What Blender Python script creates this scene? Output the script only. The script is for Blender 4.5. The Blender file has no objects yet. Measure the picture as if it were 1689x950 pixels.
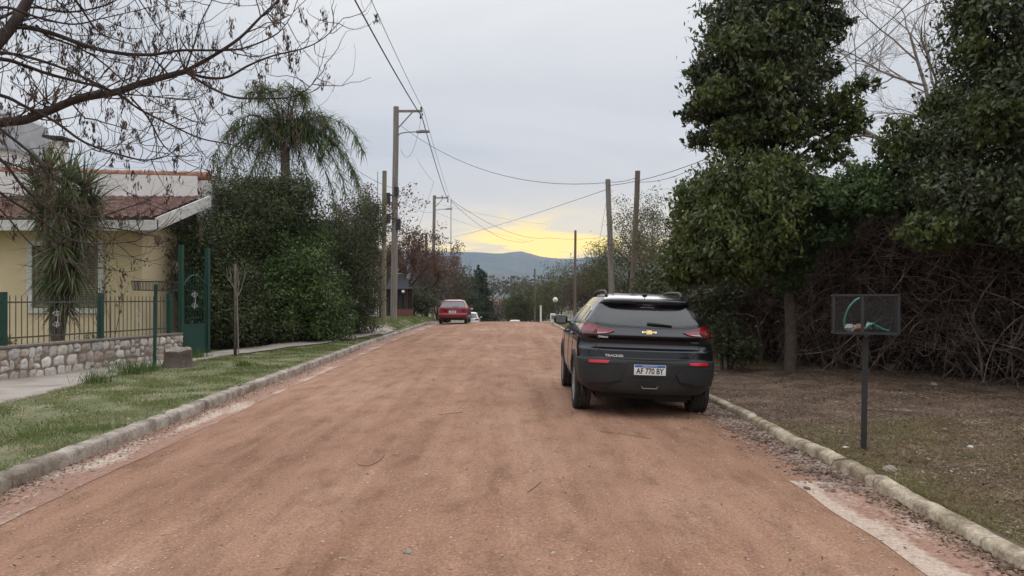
import bpy, bmesh, math, random
import numpy as np
from mathutils import Vector, Matrix
from mathutils.bvhtree import BVHTree
random.seed(7); RNG = np.random.default_rng(11)
SC = bpy.context.scene; COL = SC.collection
R = math.radians; F = 1220.0; EYE = 1.5

# ------------------------------------------------------------ camera, sky, sun, exposure
cam = bpy.data.cameras.new('camera'); camo = bpy.data.objects.new('camera', cam); COL.objects.link(camo)
cam.sensor_width = 36; cam.lens = 36 * F / 1689; cam.shift_y = 17 / 1689
cam.clip_start = .05; cam.clip_end = 20000
camo.location = (0, 0, EYE); camo.rotation_euler = (R(90), 0, 0); SC.camera = camo
SUN_EL, SUN_AZ = R(32), R(8)          # azimuth measured from +Y towards +X
SC.view_settings.view_transform = 'Standard'; SC.view_settings.look = 'None'
SC.view_settings.exposure = 0.0; SC.view_settings.gamma = 1
SC.cycles.use_denoising = True
SC.cycles.max_bounces = 6; SC.cycles.diffuse_bounces = 3; SC.cycles.glossy_bounces = 3
SC.cycles.transmission_bounces = 4; SC.cycles.transparent_max_bounces = 16; SC.cycles.volume_bounces = 1

def lk(nt, a, ao, b, bi): nt.links.new(a.outputs[ao], b.inputs[bi])
def math_node(nt, op, a, b=None, c=None, clamp=False):
    n = nt.nodes.new('ShaderNodeMath'); n.operation = op; n.use_clamp = clamp
    for i, v in enumerate((a, b, c)):
        if v is None: continue
        if isinstance(v, (int, float)): n.inputs[i].default_value = v
        else: nt.links.new(v, n.inputs[i])
    return n.outputs[0]
def ramp(nt, fac, stops, interp='LINEAR'):
    n = nt.nodes.new('ShaderNodeValToRGB'); n.color_ramp.interpolation = interp
    e = n.color_ramp.elements
    while len(e) < len(stops): e.new(.5)
    for i, (p, c) in enumerate(stops):
        e[i].position = p; e[i].color = (*c, 1) if len(c) == 3 else c
    nt.links.new(fac, n.inputs[0]); return n.outputs[0]
def mixc(nt, fac, a, b, mode='MIX'):
    n = nt.nodes.new('ShaderNodeMix'); n.data_type = 'RGBA'; n.blend_type = mode
    for i, v in ((0, fac), (6, a), (7, b)):
        if isinstance(v, (int, float)): n.inputs[i].default_value = v
        elif isinstance(v, tuple): n.inputs[i].default_value = (*v, 1)
        else: nt.links.new(v, n.inputs[i])
    return n.outputs[2]
def noise(nt, vec, scale, detail=4, rough=.55, dist=0):
    n = nt.nodes.new('ShaderNodeTexNoise'); n.inputs['Scale'].default_value = scale
    n.inputs['Detail'].default_value = detail; n.inputs['Roughness'].default_value = rough
    n.inputs['Distortion'].default_value = dist
    if vec is not None: nt.links.new(vec, n.inputs['Vector'])
    return n.outputs['Fac']
def vmap(nt, vec, scale=(1, 1, 1), loc=(0, 0, 0)):
    n = nt.nodes.new('ShaderNodeMapping'); n.inputs['Scale'].default_value = scale; n.inputs['Location'].default_value = loc
    nt.links.new(vec, n.inputs[0]); return n.outputs[0]

def make_world():
    w = bpy.data.worlds.new('World'); SC.world = w; w.use_nodes = True; nt = w.node_tree; nt.nodes.clear()
    out = nt.nodes.new('ShaderNodeOutputWorld')
    sky = nt.nodes.new('ShaderNodeTexSky'); sky.sky_type = 'NISHITA'; sky.sun_disc = False
    sky.sun_elevation = SUN_EL; sky.sun_rotation = SUN_AZ
    bg1 = nt.nodes.new('ShaderNodeBackground'); bg1.inputs[1].default_value = .09; lk(nt, sky, 0, bg1, 0)
    tc = nt.nodes.new('ShaderNodeTexCoord'); sep = nt.nodes.new('ShaderNodeSeparateXYZ'); lk(nt, tc, 'Generated', sep, 0)
    X, Y, Z = sep.outputs
    z = math_node(nt, 'MAXIMUM', Z, 0.0)
    den = math_node(nt, 'ADD', z, .12)
    u = math_node(nt, 'DIVIDE', X, den); v = math_node(nt, 'DIVIDE', Y, den)
    cb = nt.nodes.new('ShaderNodeCombineXYZ'); nt.links.new(u, cb.inputs[0]); nt.links.new(v, cb.inputs[1])
    cl = noise(nt, vmap(nt, cb.outputs[0], (.55, .8, 1), (3, 1, 0)), 1.0, 6, .5, .6)
    base = ramp(nt, z, [(0, (.76, .73, .67)), (.10, (.76, .75, .73)), (.22, (.745, .75, .76)), (.40, (.80, .81, .825)), (.6, (1.45, 1.48, 1.52)), (1, (2.45, 2.48, 2.55))])
    tint = ramp(nt, cl, [(.32, (.82, .845, .89)), (.5, (.96, .97, .985)), (.66, (1.12, 1.11, 1.09))])
    skyc = mixc(nt, 1.0, base, tint, 'MULTIPLY')
    # yellow evening glow low over the mountains
    ax = math_node(nt, 'DIVIDE', X, math_node(nt, 'MAXIMUM', Y, .01))
    def gauss(val, mu, s):
        d = math_node(nt, 'DIVIDE', math_node(nt, 'SUBTRACT', val, mu), s)
        return math_node(nt, 'EXPONENT', math_node(nt, 'MULTIPLY', math_node(nt, 'MULTIPLY', d, d), -1.0))
    front = math_node(nt, 'GREATER_THAN', Y, 0.0)
    cb2 = nt.nodes.new('ShaderNodeCombineXYZ'); nt.links.new(ax, cb2.inputs[0]); nt.links.new(Z, cb2.inputs[1])
    st = noise(nt, vmap(nt, cb2.outputs[0], (7, 34, 1), (1.3, .4, 0)), 1.0, 5, .55, .8)
    stm = ramp(nt, st, [(.43, (0, 0, 0)), (.57, (1, 1, 1))])
    warm = math_node(nt, 'MULTIPLY', math_node(nt, 'MULTIPLY', gauss(ax, .06, .30), gauss(z, .05, .07)), front)
    hot = math_node(nt, 'MULTIPLY', math_node(nt, 'MULTIPLY', gauss(ax, .045, .14), gauss(z, .068, .032)), front)
    hotm = math_node(nt, 'MULTIPLY', hot, math_node(nt, 'ADD', math_node(nt, 'MULTIPLY', stm, 1.25), .22), clamp=True)
    c1 = mixc(nt, math_node(nt, 'MULTIPLY', warm, .78), skyc, (1.15, .90, .50))
    c2 = mixc(nt, hotm, c1, (1.75, 1.25, .16))
    bg2 = nt.nodes.new('ShaderNodeBackground'); nt.links.new(c2, bg2.inputs[0]); bg2.inputs[1].default_value = 1.0
    mx = nt.nodes.new('ShaderNodeMixShader'); mx.inputs[0].default_value = .96
    lk(nt, bg1, 0, mx, 1); lk(nt, bg2, 0, mx, 2); lk(nt, mx, 0, out, 0)
make_world()
sl = bpy.data.lights.new('sun', 'SUN'); sl.energy = .6; sl.angle = R(35); sl.color = (1, .95, .88)
slo = bpy.data.objects.new('sun', sl); COL.objects.link(slo)
slo.rotation_euler = Vector((-math.sin(SUN_AZ) * math.cos(SUN_EL), -math.cos(SUN_AZ) * math.cos(SUN_EL), -math.sin(SUN_EL))).to_track_quat('-Z', 'Y').to_euler()

# ------------------------------------------------------------ helpers
def W(px, py, d): return np.array([(px - 844.5) * d / F, d, EYE + (492 - py) * d / F])
def tag(o, label=None, cat=None, group=None, kind=None):
    if label: o['label'] = label
    if cat: o['category'] = cat
    if group: o['group'] = group
    if kind: o['kind'] = kind
    return o
def empty(name, loc=(0, 0, 0), label=None, cat=None, group=None, parent=None):
    o = bpy.data.objects.new(name, None); COL.objects.link(o); o.location = loc; o.empty_display_size = .2
    if parent: o.parent = parent
    return tag(o, label, cat, group)
def mesh_obj(name, v, f, mats, parent=None, smooth=False, mi=None, origin=None):
    """v Nx3 array, f either MxK array or list of lists"""
    v = np.asarray(v, dtype=np.float32).reshape(-1, 3)
    if origin is not None: v = v - np.asarray(origin, dtype=np.float32)
    me = bpy.data.meshes.new(name)
    if isinstance(f, np.ndarray):
        M, K = f.shape
        me.vertices.add(len(v)); me.vertices.foreach_set('co', v.ravel())
        me.loops.add(M * K); me.loops.foreach_set('vertex_index', f.astype(np.int32).ravel())
        me.polygons.add(M); me.polygons.foreach_set('loop_start', (np.arange(M) * K).astype(np.int32))
        me.polygons.foreach_set('loop_total', np.full(M, K, dtype=np.int32)); me.update(calc_edges=True)
    else:
        me.from_pydata(v.tolist(), [], f); me.update()
    for m in (mats if isinstance(mats, (list, tuple)) else [mats]): me.materials.append(m)
    if mi is not None: me.polygons.foreach_set('material_index', np.asarray(mi, dtype=np.int32))
    if smooth: me.polygons.foreach_set('use_smooth', np.ones(len(me.polygons), dtype=bool))
    o = bpy.data.objects.new(name, me); COL.objects.link(o)
    if origin is not None: o.location = origin
    if parent: o.parent = parent
    return o
class MB:
    def __init__(s): s.v = []; s.f = []; s.m = []
    def add(s, vs, fs, m=0):
        n = len(s.v); s.v += [tuple(map(float, p)) for p in vs]; s.f += [[i + n for i in f] for f in fs]; s.m += [m] * len(fs); return s
    def box(s, c, d, rz=0, rx=0, ry=0, m=0, taper=1.0):
        x, y, z = d[0] / 2, d[1] / 2, d[2] / 2; M = Matrix.Rotation(rz, 3, 'Z') @ Matrix.Rotation(ry, 3, 'Y') @ Matrix.Rotation(rx, 3, 'X')
        vs = []
        for k in (-1, 1):
            t = taper if k > 0 else 1
            for a, b in ((-1, -1), (1, -1), (1, 1), (-1, 1)): vs.append(Vector(c) + M @ Vector((a * x * t, b * y * t, k * z)))
        return s.add(vs, [[3, 2, 1, 0], [4, 5, 6, 7], [0, 1, 5, 4], [1, 2, 6, 5], [2, 3, 7, 6], [3, 0, 4, 7]], m)
    def bar(s, p, q, w, h=None, m=0):
        p = Vector(p); q = Vector(q); h = h or w; t = (q - p).normalized(); a = t.cross(Vector((0, 0, 1)))
        if a.length < 1e-3: a = Vector((1, 0, 0))
        a.normalize(); b = t.cross(a).normalized(); vs = []
        for e in (p, q):
            for i, j in ((-1, -1), (1, -1), (1, 1), (-1, 1)): vs.append(e + a * i * w / 2 + b * j * h / 2)
        return s.add(vs, [[0, 1, 2, 3], [7, 6, 5, 4], [4, 5, 1, 0], [5, 6, 2, 1], [6, 7, 3, 2], [7, 4, 0, 3]], m)
    def tube(s, pts, rad, n=8, m=0, closed=False):
        v, f = tube_arrays([(np.array([tuple(p) for p in pts], float), np.full(len(pts), rad) if np.isscalar(rad) else np.array(rad, float))], n)
        b = len(s.v); s.v += [tuple(p) for p in v.tolist()]; s.f += (f + b).tolist(); s.m += [m] * len(f)
        k = len(pts); s.f += [[b + i for i in range(n)][::-1], [b + (k - 1) * n + i for i in range(n)]]; s.m += [m, m]; return s
    def lathe(s, prof, n=32, axis='Z', c=(0, 0, 0), m=0, cap=True):
        b = []
        for r, h in prof:
            for i in range(n):
                a = 2 * math.pi * i / n; p = (r * math.cos(a), r * math.sin(a), h)
                if axis == 'X': p = (h, p[0], p[1])
                elif axis == 'Y': p = (p[0], h, p[1])
                b.append((p[0] + c[0], p[1] + c[1], p[2] + c[2]))
        fs = [[j * n + i, j * n + (i + 1) % n, (j + 1) * n + (i + 1) % n, (j + 1) * n + i] for j in range(len(prof) - 1) for i in range(n)]
        if cap: fs += [list(range(n))[::-1], [(len(prof) - 1) * n + i for i in range(n)]]
        return s.add(b, fs, m)
    def grid(s, P, m=0, flip=False):
        a, b = len(P), len(P[0]); vs = [p for r in P for p in r]
        fs = [[i * b + j, i * b + j + 1, (i + 1) * b + j + 1, (i + 1) * b + j] for i in range(a - 1) for j in range(b - 1)]
        if flip: fs = [f[::-1] for f in fs]
        return s.add(vs, fs, m)
    def build(s, name, mats, parent=None, smooth=False, origin=None):
        return mesh_obj(name, s.v, s.f, mats, parent, smooth, s.m, origin)
def smooth_angle(o, ang=35):
    me = o.data; bm = bmesh.new(); bm.from_mesh(me)
    for f in bm.faces: f.smooth = True
    for e in bm.edges:
        if len(e.link_faces) == 2 and e.calc_face_angle(0) > R(ang): e.smooth = False
    bm.to_mesh(me); bm.free(); return o
def bevel(o, w=.01, seg=2):
    me = o.data; bm = bmesh.new(); bm.from_mesh(me)
    bmesh.ops.recalc_face_normals(bm, faces=bm.faces)
    ed = [e for e in bm.edges if len(e.link_faces) == 2 and e.calc_face_angle(0) > R(30)]
    bmesh.ops.bevel(bm, geom=ed, offset=w, segments=seg, affect='EDGES', profile=.5, clamp_overlap=True)
    bm.to_mesh(me); bm.free(); return smooth_angle(o, 40)
def tube_arrays(polys, n=5):
    V = []; Fc = []; base = 0
    ang = np.linspace(0, 2 * np.pi, n, endpoint=False); ca, sa = np.cos(ang), np.sin(ang)
    for P, r in polys:
        T = np.gradient(P, axis=0); T /= np.linalg.norm(T, axis=1)[:, None] + 1e-9
        mt = T.mean(0); ref = np.array([0, 0, 1.]) if abs(mt[2]) < .8 * np.linalg.norm(mt) + 1e-9 else np.array([1., 0, 0])
        A = np.cross(T, ref); A /= np.linalg.norm(A, axis=1)[:, None] + 1e-9; B = np.cross(T, A)
        ring = P[:, None, :] + r[:, None, None] * (ca[None, :, None] * A[:, None, :] + sa[None, :, None] * B[:, None, :])
        k = len(P); V.append(ring.reshape(-1, 3))
        i = np.arange(k - 1)[:, None]; j = np.arange(n)[None, :]; j2 = (j + 1) % n
        Fc.append((base + np.stack([i * n + j, i * n + j2, (i + 1) * n + j2, (i + 1) * n + j], -1)).reshape(-1, 4)); base += k * n
    return np.concatenate(V), np.concatenate(Fc)
def smooth_poly(pts, per=4):
    P = np.array(pts, float); k = len(P)
    if k < 3: return P if k < 2 else np.array([P[0] + (P[1] - P[0]) * t for t in np.linspace(0, 1, per)])
    out = []; E = np.vstack([2 * P[0] - P[1], P, 2 * P[-1] - P[-2]])
    for i in range(k - 1):
        a, b, c, d = E[i:i + 4]
        for t in np.linspace(0, 1, per, endpoint=False):
            out.append(.5 * ((2 * b) + (-a + c) * t + (2 * a - 5 * b + 4 * c - d) * t * t + (-a + 3 * b - 3 * c + d) * t ** 3))
    out.append(P[-1]); return np.array(out)
def unit(v): return v / (np.linalg.norm(v, axis=-1, keepdims=True) + 1e-9)

def leaves(C, size, aspect=.5, droop=.3, var=.55, flat=0, out=None):
    """leaf quads (folded diamonds) at centres C; droop pulls the long axis down"""
    n = len(C); D = unit(RNG.normal(size=(n, 3))); D[:, 2] = D[:, 2] * (1 - flat) - droop; D = unit(D)
    N = unit(RNG.normal(size=(n, 3)) + np.array([0, 0, .6 + flat * 4])) if out is None else unit(RNG.normal(size=(n, 3)) * .42 + out + np.array([0, 0, .25])); S = unit(np.cross(D, N)); N = np.cross(S, D)
    L = size * (1 + var * RNG.uniform(-1, 1, n))[:, None]; w = L * aspect
    v = np.stack([C - D * L / 2, C + S * w / 2 + N * w * .12 - D * L * .05, C + D * L / 2, C - S * w / 2 + N * w * .12 - D * L * .05], 1)
    return v.reshape(-1, 3), np.arange(n * 4).reshape(-1, 4)
def straps(B, D, L, w, seg=4, droop=.6, wv=None):
    """arching strap leaves: bases B, directions D, lengths L"""
    n = len(B); D = unit(D); g = np.array([0, 0, -1.]); S = unit(np.cross(D, np.array([0, 0, 1.]) + .2 * RNG.normal(size=(n, 3))))
    P = [B]; cur = D.copy()
    for k in range(seg):
        P.append(P[-1] + cur * (L / seg)[:, None]); cur = unit(cur + g * (droop if np.isscalar(droop) else droop[:, None]) * (k + 1) / seg)
    Vs = []
    for k, p in enumerate(P):
        t = k / seg; ww = w * (.55 + .9 * t if t < .4 else max(.06, 1.1 * (1 - t) ** .8 + .02)); Vs += [p - S * ww / 2, p + S * ww / 2]
    V = np.stack(Vs, 1).reshape(-1, 3); m = 2 * (seg + 1)
    fs = np.stack([np.arange(n)[:, None] * m + np.array([2 * k, 2 * k + 1, 2 * k + 3, 2 * k + 2]) for k in range(seg)], 1).reshape(-1, 4)
    return V, fs
def merge(parts):
    V = []; Fc = []; b = 0
    for v, f in parts: V.append(v); Fc.append(f + b); b += len(v)
    return np.concatenate(V), np.concatenate(Fc)
def blob_points(blobs, n, clump=9, spread=.22, shell=(.55, 1.05)):
    """clumped points through ellipsoids; blobs: (cx,cy,cz,rx,ry,rz)"""
    b = np.array(blobs, float); vol = (b[:, 3] * b[:, 4] * b[:, 5]) ** (2 / 3); pr = vol / vol.sum(); k = max(1, n // clump)
    idx = RNG.choice(len(b), k, p=pr); d = unit(RNG.normal(size=(k, 3))); r = RNG.uniform(shell[0] ** 3, shell[1] ** 3, k) ** (1 / 3)
    lump = 1 + .16 * np.sin(d[:, 0] * 5 + idx) * np.sin(d[:, 1] * 4 + 2 * idx) + .12 * np.sin(d[:, 2] * 9 + idx * 3)
    r = np.where(RNG.uniform(size=k) < .07, r * RNG.uniform(1.0, 1.22, k), r)
    c = b[idx, :3] + d * (r * lump)[:, None] * b[idx, 3:]
    sc_ = 2.6 / np.cbrt(b[idx, 3] * b[idx, 4] * b[idx, 5]) ** .6; g = np.sin(c[:, 0] * sc_ + 1.3 * np.sin(c[:, 2] * sc_)) * np.sin(c[:, 1] * sc_ * .8 + 2) * np.sin(c[:, 2] * sc_ * 1.2 + c[:, 0] * sc_ * .5)
    ok = (g < .26) | (r < .75) | (RNG.uniform(size=k) < .25); c = c[ok]; idx = idx[ok]; k = len(c)
    s = (spread * np.cbrt(b[idx, 3] * b[idx, 4] * b[idx, 5]))
    s = np.minimum(s, .34)
    ax = unit(RNG.normal(size=(k, 3)) - [0, 0, .8]); tt = RNG.uniform(-1.5, 1.5, (k, clump, 1))
    pts = c[:, None, :] + RNG.normal(size=(k, clump, 3)) * s[:, None, None] * .55 * RNG.uniform(.5, 1.2, (k, 1, 1)) + ax[:, None, :] * tt * s[:, None, None]
    global OUTN; cc = pts - c[:, None, :]; OUTN = (unit(cc) * .75 + (unit((c - b[idx, :3]) / b[idx, 3:] ** 2 * b[idx, 3:].mean(1)[:, None]) * .65)[:, None, :]).reshape(-1, 3)
    return pts.reshape(-1, 3)
def grow(start, d, length, rad, depth, out, up=.15, spread=.7, kids=(3, 5), wig=.18, shrink=.62, tips=None, taper=.35, seg=6):
    pts = [np.array(start, float)]; d = unit(np.array(d, float)); dirs = []
    for i in range(seg):
        d = unit(d + RNG.normal(size=3) * wig + np.array([0, 0, up])); pts.append(pts[-1] + d * length / seg); dirs.append(d)
    P = np.array(pts); r = rad * np.linspace(1, taper, seg + 1); out.append((P, r))
    if depth <= 0:
        if tips is not None: tips.append((P[-1], dirs[-1]))
        return
    for _ in range(random.randint(*kids)):
        i = random.randint(seg // 3, seg); nd = unit(dirs[min(i, seg - 1)] + spread * unit(RNG.normal(size=3)))
        grow(P[i], nd, length * shrink * random.uniform(.75, 1.15), r[i] * .72, depth - 1, out, up, spread, kids, wig, shrink, tips, taper, seg)
    if tips is not None: tips.append((P[-1], dirs[-1]))

# ------------------------------------------------------------ materials
def newmat(name):
    m = bpy.data.materials.new(name); m.use_nodes = True; nt = m.node_tree
    return m, nt, nt.nodes['Principled BSDF'], nt.nodes['Material Output']
def objco(nt):
    n = nt.nodes.new('ShaderNodeTexCoord'); return n.outputs['Object']
def posco(nt):
    n = nt.nodes.new('ShaderNodeNewGeometry'); return n.outputs['Position']
def bump(nt, bs, h, strength=.4, dist=.02):
    b = nt.nodes.new('ShaderNodeBump'); b.inputs['Strength'].default_value = strength; b.inputs['Distance'].default_value = dist
    nt.links.new(h, b.inputs['Height']); nt.links.new(b.outputs[0], bs.inputs['Normal'])
def surf(name, c1, c2, scale=4, rough=.85, detail=6, c3=None, fine=60, fineamt=.25, bmp=.3, bdist=.01, stretch=(1, 1, 1), metal=0, spec=.3, world=False, lo=.3, hi=.7):
    m, nt, bs, _ = newmat(name); co = posco(nt) if world else objco(nt); co = vmap(nt, co, stretch)
    a = noise(nt, co, scale, detail, .6); stops = [(lo, c1), (hi, c2)] if c3 is None else [(lo, c1), ((lo + hi) / 2, c2), (hi, c3)]
    col = ramp(nt, a, stops); f = noise(nt, co, fine, 3, .6)
    k = ramp(nt, f, [(.25, (1 - fineamt,) * 3), (.75, (1 + fineamt,) * 3)]); col = mixc(nt, 1.0, col, k, 'MULTIPLY')
    nt.links.new(col, bs.inputs['Base Color']); bs.inputs['Roughness'].default_value = rough; bs.inputs['Metallic'].default_value = metal
    bs.inputs['Specular IOR Level'].default_value = spec
    if bmp: bump(nt, bs, math_node(nt, 'ADD', math_node(nt, 'MULTIPLY', a, .6), math_node(nt, 'MULTIPLY', f, .4)), bmp, bdist)
    return m
def leafmat(name, cols, scale=1.2, trans=.35, rough=.55, spec=.25):
    """leaf colours vary per leaf and by clump"""
    m, nt, bs, out = newmat(name); g = nt.nodes.new('ShaderNodeNewGeometry')
    a = noise(nt, g.outputs['Position'], scale, 2); r = g.outputs['Random Per Island']
    f = math_node(nt, 'ADD', math_node(nt, 'MULTIPLY', math_node(nt, 'SUBTRACT', a, .5), 1.5), math_node(nt, 'ADD', math_node(nt, 'MULTIPLY', r, .6), .2), clamp=True)
    col = ramp(nt, f, [(i / max(1, len(cols) - 1), c) for i, c in enumerate(cols)])
    nt.links.new(col, bs.inputs['Base Color']); bs.inputs['Roughness'].default_value = rough; bs.inputs['Specular IOR Level'].default_value = spec
    if trans > 0:
        t = nt.nodes.new('ShaderNodeBsdfTranslucent'); nt.links.new(col, t.inputs[0]); mx = nt.nodes.new('ShaderNodeMixShader'); mx.inputs[0].default_value = trans
        lk(nt, bs, 0, mx, 1); lk(nt, t, 0, mx, 2); lk(nt, mx, 0, out, 0)
    return m
def plain(name, c, rough=.5, metal=0, spec=.5, coat=0, emis=None):
    m, nt, bs, _ = newmat(name)
    f = noise(nt, objco(nt), 9, 4); k = ramp(nt, f, [(.3, tuple(x * .88 for x in c)), (.7, tuple(min(1, x * 1.1) for x in c))])
    nt.links.new(k, bs.inputs['Base Color']); bs.inputs['Roughness'].default_value = rough; bs.inputs['Metallic'].default_value = metal
    bs.inputs['Specular IOR Level'].default_value = spec; bs.inputs['Coat Weight'].default_value = coat; bs.inputs['Coat Roughness'].default_value = .04
    return m
def paint(name, c, dust=(.22, .15, .11), top=.75, amt=.5):
    """car paint under clear coat, road dust thickest low on the body"""
    m, nt, bs, _ = newmat(name); co = objco(nt); sp = nt.nodes.new('ShaderNodeSeparateXYZ'); nt.links.new(co, sp.inputs[0])
    h = math_node(nt, 'MULTIPLY_ADD', sp.outputs[2], -1.6, top * 1.6, clamp=True)
    n = noise(nt, co, 6, 6, .65); f = math_node(nt, 'MULTIPLY', h, math_node(nt, 'MULTIPLY', n, amt), clamp=True)
    f = math_node(nt, 'ADD', f, math_node(nt, 'MULTIPLY', n, .035), clamp=True)
    nt.links.new(mixc(nt, f, c, dust), bs.inputs['Base Color'])
    nt.links.new(math_node(nt, 'MULTIPLY_ADD', f, .9, .16, clamp=True), bs.inputs['Roughness'])
    bs.inputs['Coat Weight'].default_value = .45; bs.inputs['Coat Roughness'].default_value = .07; bs.inputs['Metallic'].default_value = .15; bs.inputs['Specular IOR Level'].default_value = .35
    return m
def glass_dark(name, c=(.012, .013, .014), rough=.04):
    m, nt, bs, _ = newmat(name)
    n = noise(nt, objco(nt), 5, 6, .7); nt.links.new(mixc(nt, math_node(nt, 'MULTIPLY', n, .10), c, (.25, .23, .2)), bs.inputs['Base Color'])
    bs.inputs['Roughness'].default_value = rough; bs.inputs['Specular IOR Level'].default_value = .8
    nt.links.new(math_node(nt, 'MULTIPLY_ADD', n, .16, rough, clamp=True), bs.inputs['Roughness'])
    return m

def road_mat():
    m, nt, bs, _ = newmat('red_dirt'); co = posco(nt)
    big = noise(nt, vmap(nt, co, (1, .45, 1)), .45, 4, .6); streak = noise(nt, vmap(nt, co, (1.7, .09, 1)), 1.6, 5, .6, .3)
    mid = noise(nt, vmap(nt, co, (1, .38, 1)), 3.6, 6, .66); fine = noise(nt, co, 55, 4, .75); grit = noise(nt, co, 190, 2, .6)
    c = ramp(nt, big, [(.3, (.236, .126, .082)), (.5, (.282, .158, .103)), (.7, (.332, .200, .137))])
    c = mixc(nt, 1.0, c, ramp(nt, streak, [(.32, (.83, .80, .78)), (.5, (.99, .99, .99)), (.66, (1.15, 1.19, 1.20))]), 'MULTIPLY')
    c = mixc(nt, 1.0, c, ramp(nt, mid, [(.30, (.72, .68, .66)), (.48, (1, 1, 1)), (.7, (1.16, 1.17, 1.17))]), 'MULTIPLY')
    c = mixc(nt, 1.0, c, ramp(nt, fine, [(.3, (.60, .57, .55)), (.5, (1, 1, 1)), (.70, (1.42, 1.45, 1.47))]), 'MULTIPLY')
    vo = nt.nodes.new('ShaderNodeTexVoronoi'); vo.inputs['Scale'].default_value = 24; nt.links.new(co, vo.inputs['Vector'])
    sp = ramp(nt, vo.outputs['Distance'], [(.16, (1, 1, 1)), (.24, (0, 0, 0))])
    pick = nt.nodes.new('ShaderNodeSeparateColor'); nt.links.new(vo.outputs['Color'], pick.inputs[0])
    pk = math_node(nt, 'MULTIPLY', sp, math_node(nt, 'GREATER_THAN', pick.outputs[0], .62))
    pm = math_node(nt, 'MULTIPLY', pk, ramp(nt, noise(nt, co, 1.3, 3, .6), [(.40, (.06, .06, .06)), (.60, (1, 1, 1))]))
    c = mixc(nt, math_node(nt, 'MULTIPLY', pm, .75), c, (.52, .40, .32))
    nt.links.new(c, bs.inputs['Base Color']); bs.inputs['Roughness'].default_value = .95; bs.inputs['Specular IOR Level'].default_value = .15
    h = math_node(nt, 'ADD', math_node(nt, 'MULTIPLY', mid, .9), math_node(nt, 'ADD', math_node(nt, 'MULTIPLY', fine, .45), math_node(nt, 'MULTIPLY', pm, .35)))
    h = math_node(nt, 'ADD', h, math_node(nt, 'MULTIPLY', grit, .12)); bump(nt, bs, h, .75, .022)
    return m
MT = {}
MT['road'] = road_mat()
def gutter_mat():
    m, nt, bs, _ = newmat('gutter_concrete_under_dirt'); co = posco(nt); a = nt.nodes.new('ShaderNodeAttribute'); a.attribute_name = 'across'
    n1 = noise(nt, vmap(nt, co, (1, .30, 1)), 2.1, 5, .6); n2 = noise(nt, co, 26, 4, .7); fine = noise(nt, co, 60, 4, .7)
    k = math_node(nt, 'ADD', math_node(nt, 'MULTIPLY', n1, 1.5), math_node(nt, 'ADD', math_node(nt, 'MULTIPLY', n2, .30), math_node(nt, 'MULTIPLY', a.outputs['Fac'], .34)))
    msk = ramp(nt, k, [(.99, (0, 0, 0)), (1.0, (1, 1, 1))]); k2 = math_node(nt, 'MULTIPLY', math_node(nt, 'SUBTRACT', k, .98), 6.0, clamp=True)
    conc = ramp(nt, n2, [(.3, (.36, .255, .19)), (.5, (.46, .35, .275)), (.7, (.54, .44, .36))]); dirt = ramp(nt, n2, [(.3, (.20, .11, .075)), (.5, (.29, .162, .112)), (.7, (.36, .215, .155))])
    c = mixc(nt, k2, dirt, conc); c = mixc(nt, 1.0, c, ramp(nt, fine, [(.3, (.75, .74, .73)), (.7, (1.22, 1.22, 1.22))]), 'MULTIPLY')
    nt.links.new(c, bs.inputs['Base Color']); bs.inputs['Roughness'].default_value = .92; bump(nt, bs, math_node(nt, 'ADD', math_node(nt, 'MULTIPLY', k2, -.5), math_node(nt, 'ADD', n2, fine)), .6, .012); return m
MT['gutter'] = gutter_mat()
MT['kerb'] = surf('kerb_concrete', (.17, .135, .11), (.31, .265, .225), 4.5, .92, c3=(.42, .375, .32), fine=40, fineamt=.35, bmp=.7, bdist=.02, world=True)
MT['kerb_moss'] = surf('mossy_kerb', (.16, .115, .085), (.36, .30, .215), 6, .92, c3=(.53, .47, .36), fine=40, fineamt=.35, bmp=.8, bdist=.02, world=True)
def kerb_detail(m):
    nt = m.node_tree; bs = nt.nodes['Principled BSDF']; src = bs.inputs['Base Color'].links[0].from_socket; co = posco(nt); sp = nt.nodes.new('ShaderNodeSeparateXYZ'); nt.links.new(co, sp.inputs[0])
    w = math_node(nt, 'MULTIPLY_ADD', noise(nt, co, 9, 4), .10, sp.outputs[1]); fr = math_node(nt, 'FRACT', math_node(nt, 'DIVIDE', w, 1.55)); j = math_node(nt, 'LESS_THAN', fr, .014)
    st = ramp(nt, noise(nt, vmap(nt, co, (1, 1, .4)), 1.3, 6, .65), [(.38, (.62, .58, .52)), (.55, (1.05, 1.04, 1.03))]); c = mixc(nt, 1.0, src, st, 'MULTIPLY'); nt.links.new(mixc(nt, math_node(nt, 'MULTIPLY', j, .45), c, (.05, .035, .028)), bs.inputs['Base Color'])
kerb_detail(MT['kerb']); kerb_detail(MT['kerb_moss'])
MT['soil_grass'] = surf('grass_soil', (.085, .105, .038), (.135, .140, .065), 2.0, .95, c3=(.24, .20, .13), fine=38, fineamt=.45, bmp=.8, bdist=.03, world=True)
MT['litter'] = surf('leaf_litter_soil', (.058, .037, .026), (.115, .074, .050), 1.7, .95, c3=(.21, .142, .098), fine=42, fineamt=.5, bmp=.8, bdist=.03, world=True)
MT['walk'] = surf('sidewalk_concrete', (.20, .17, .145), (.31, .265, .23), 1.7, .92, c3=(.36, .32, .28), fine=50, fineamt=.28, bmp=.35, world=True)
MT['terrain'] = surf('far_ground', (.07, .075, .035), (.12, .10, .06), .02, .95, c3=(.15, .12, .08), fine=.2, fineamt=.3, bmp=0, world=True)
MT['hill'] = surf('scrub_hills', (.035, .045, .030), (.06, .07, .045), .004, .95, c3=(.10, .095, .07), fine=.03, fineamt=.35, bmp=0, world=True)
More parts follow.
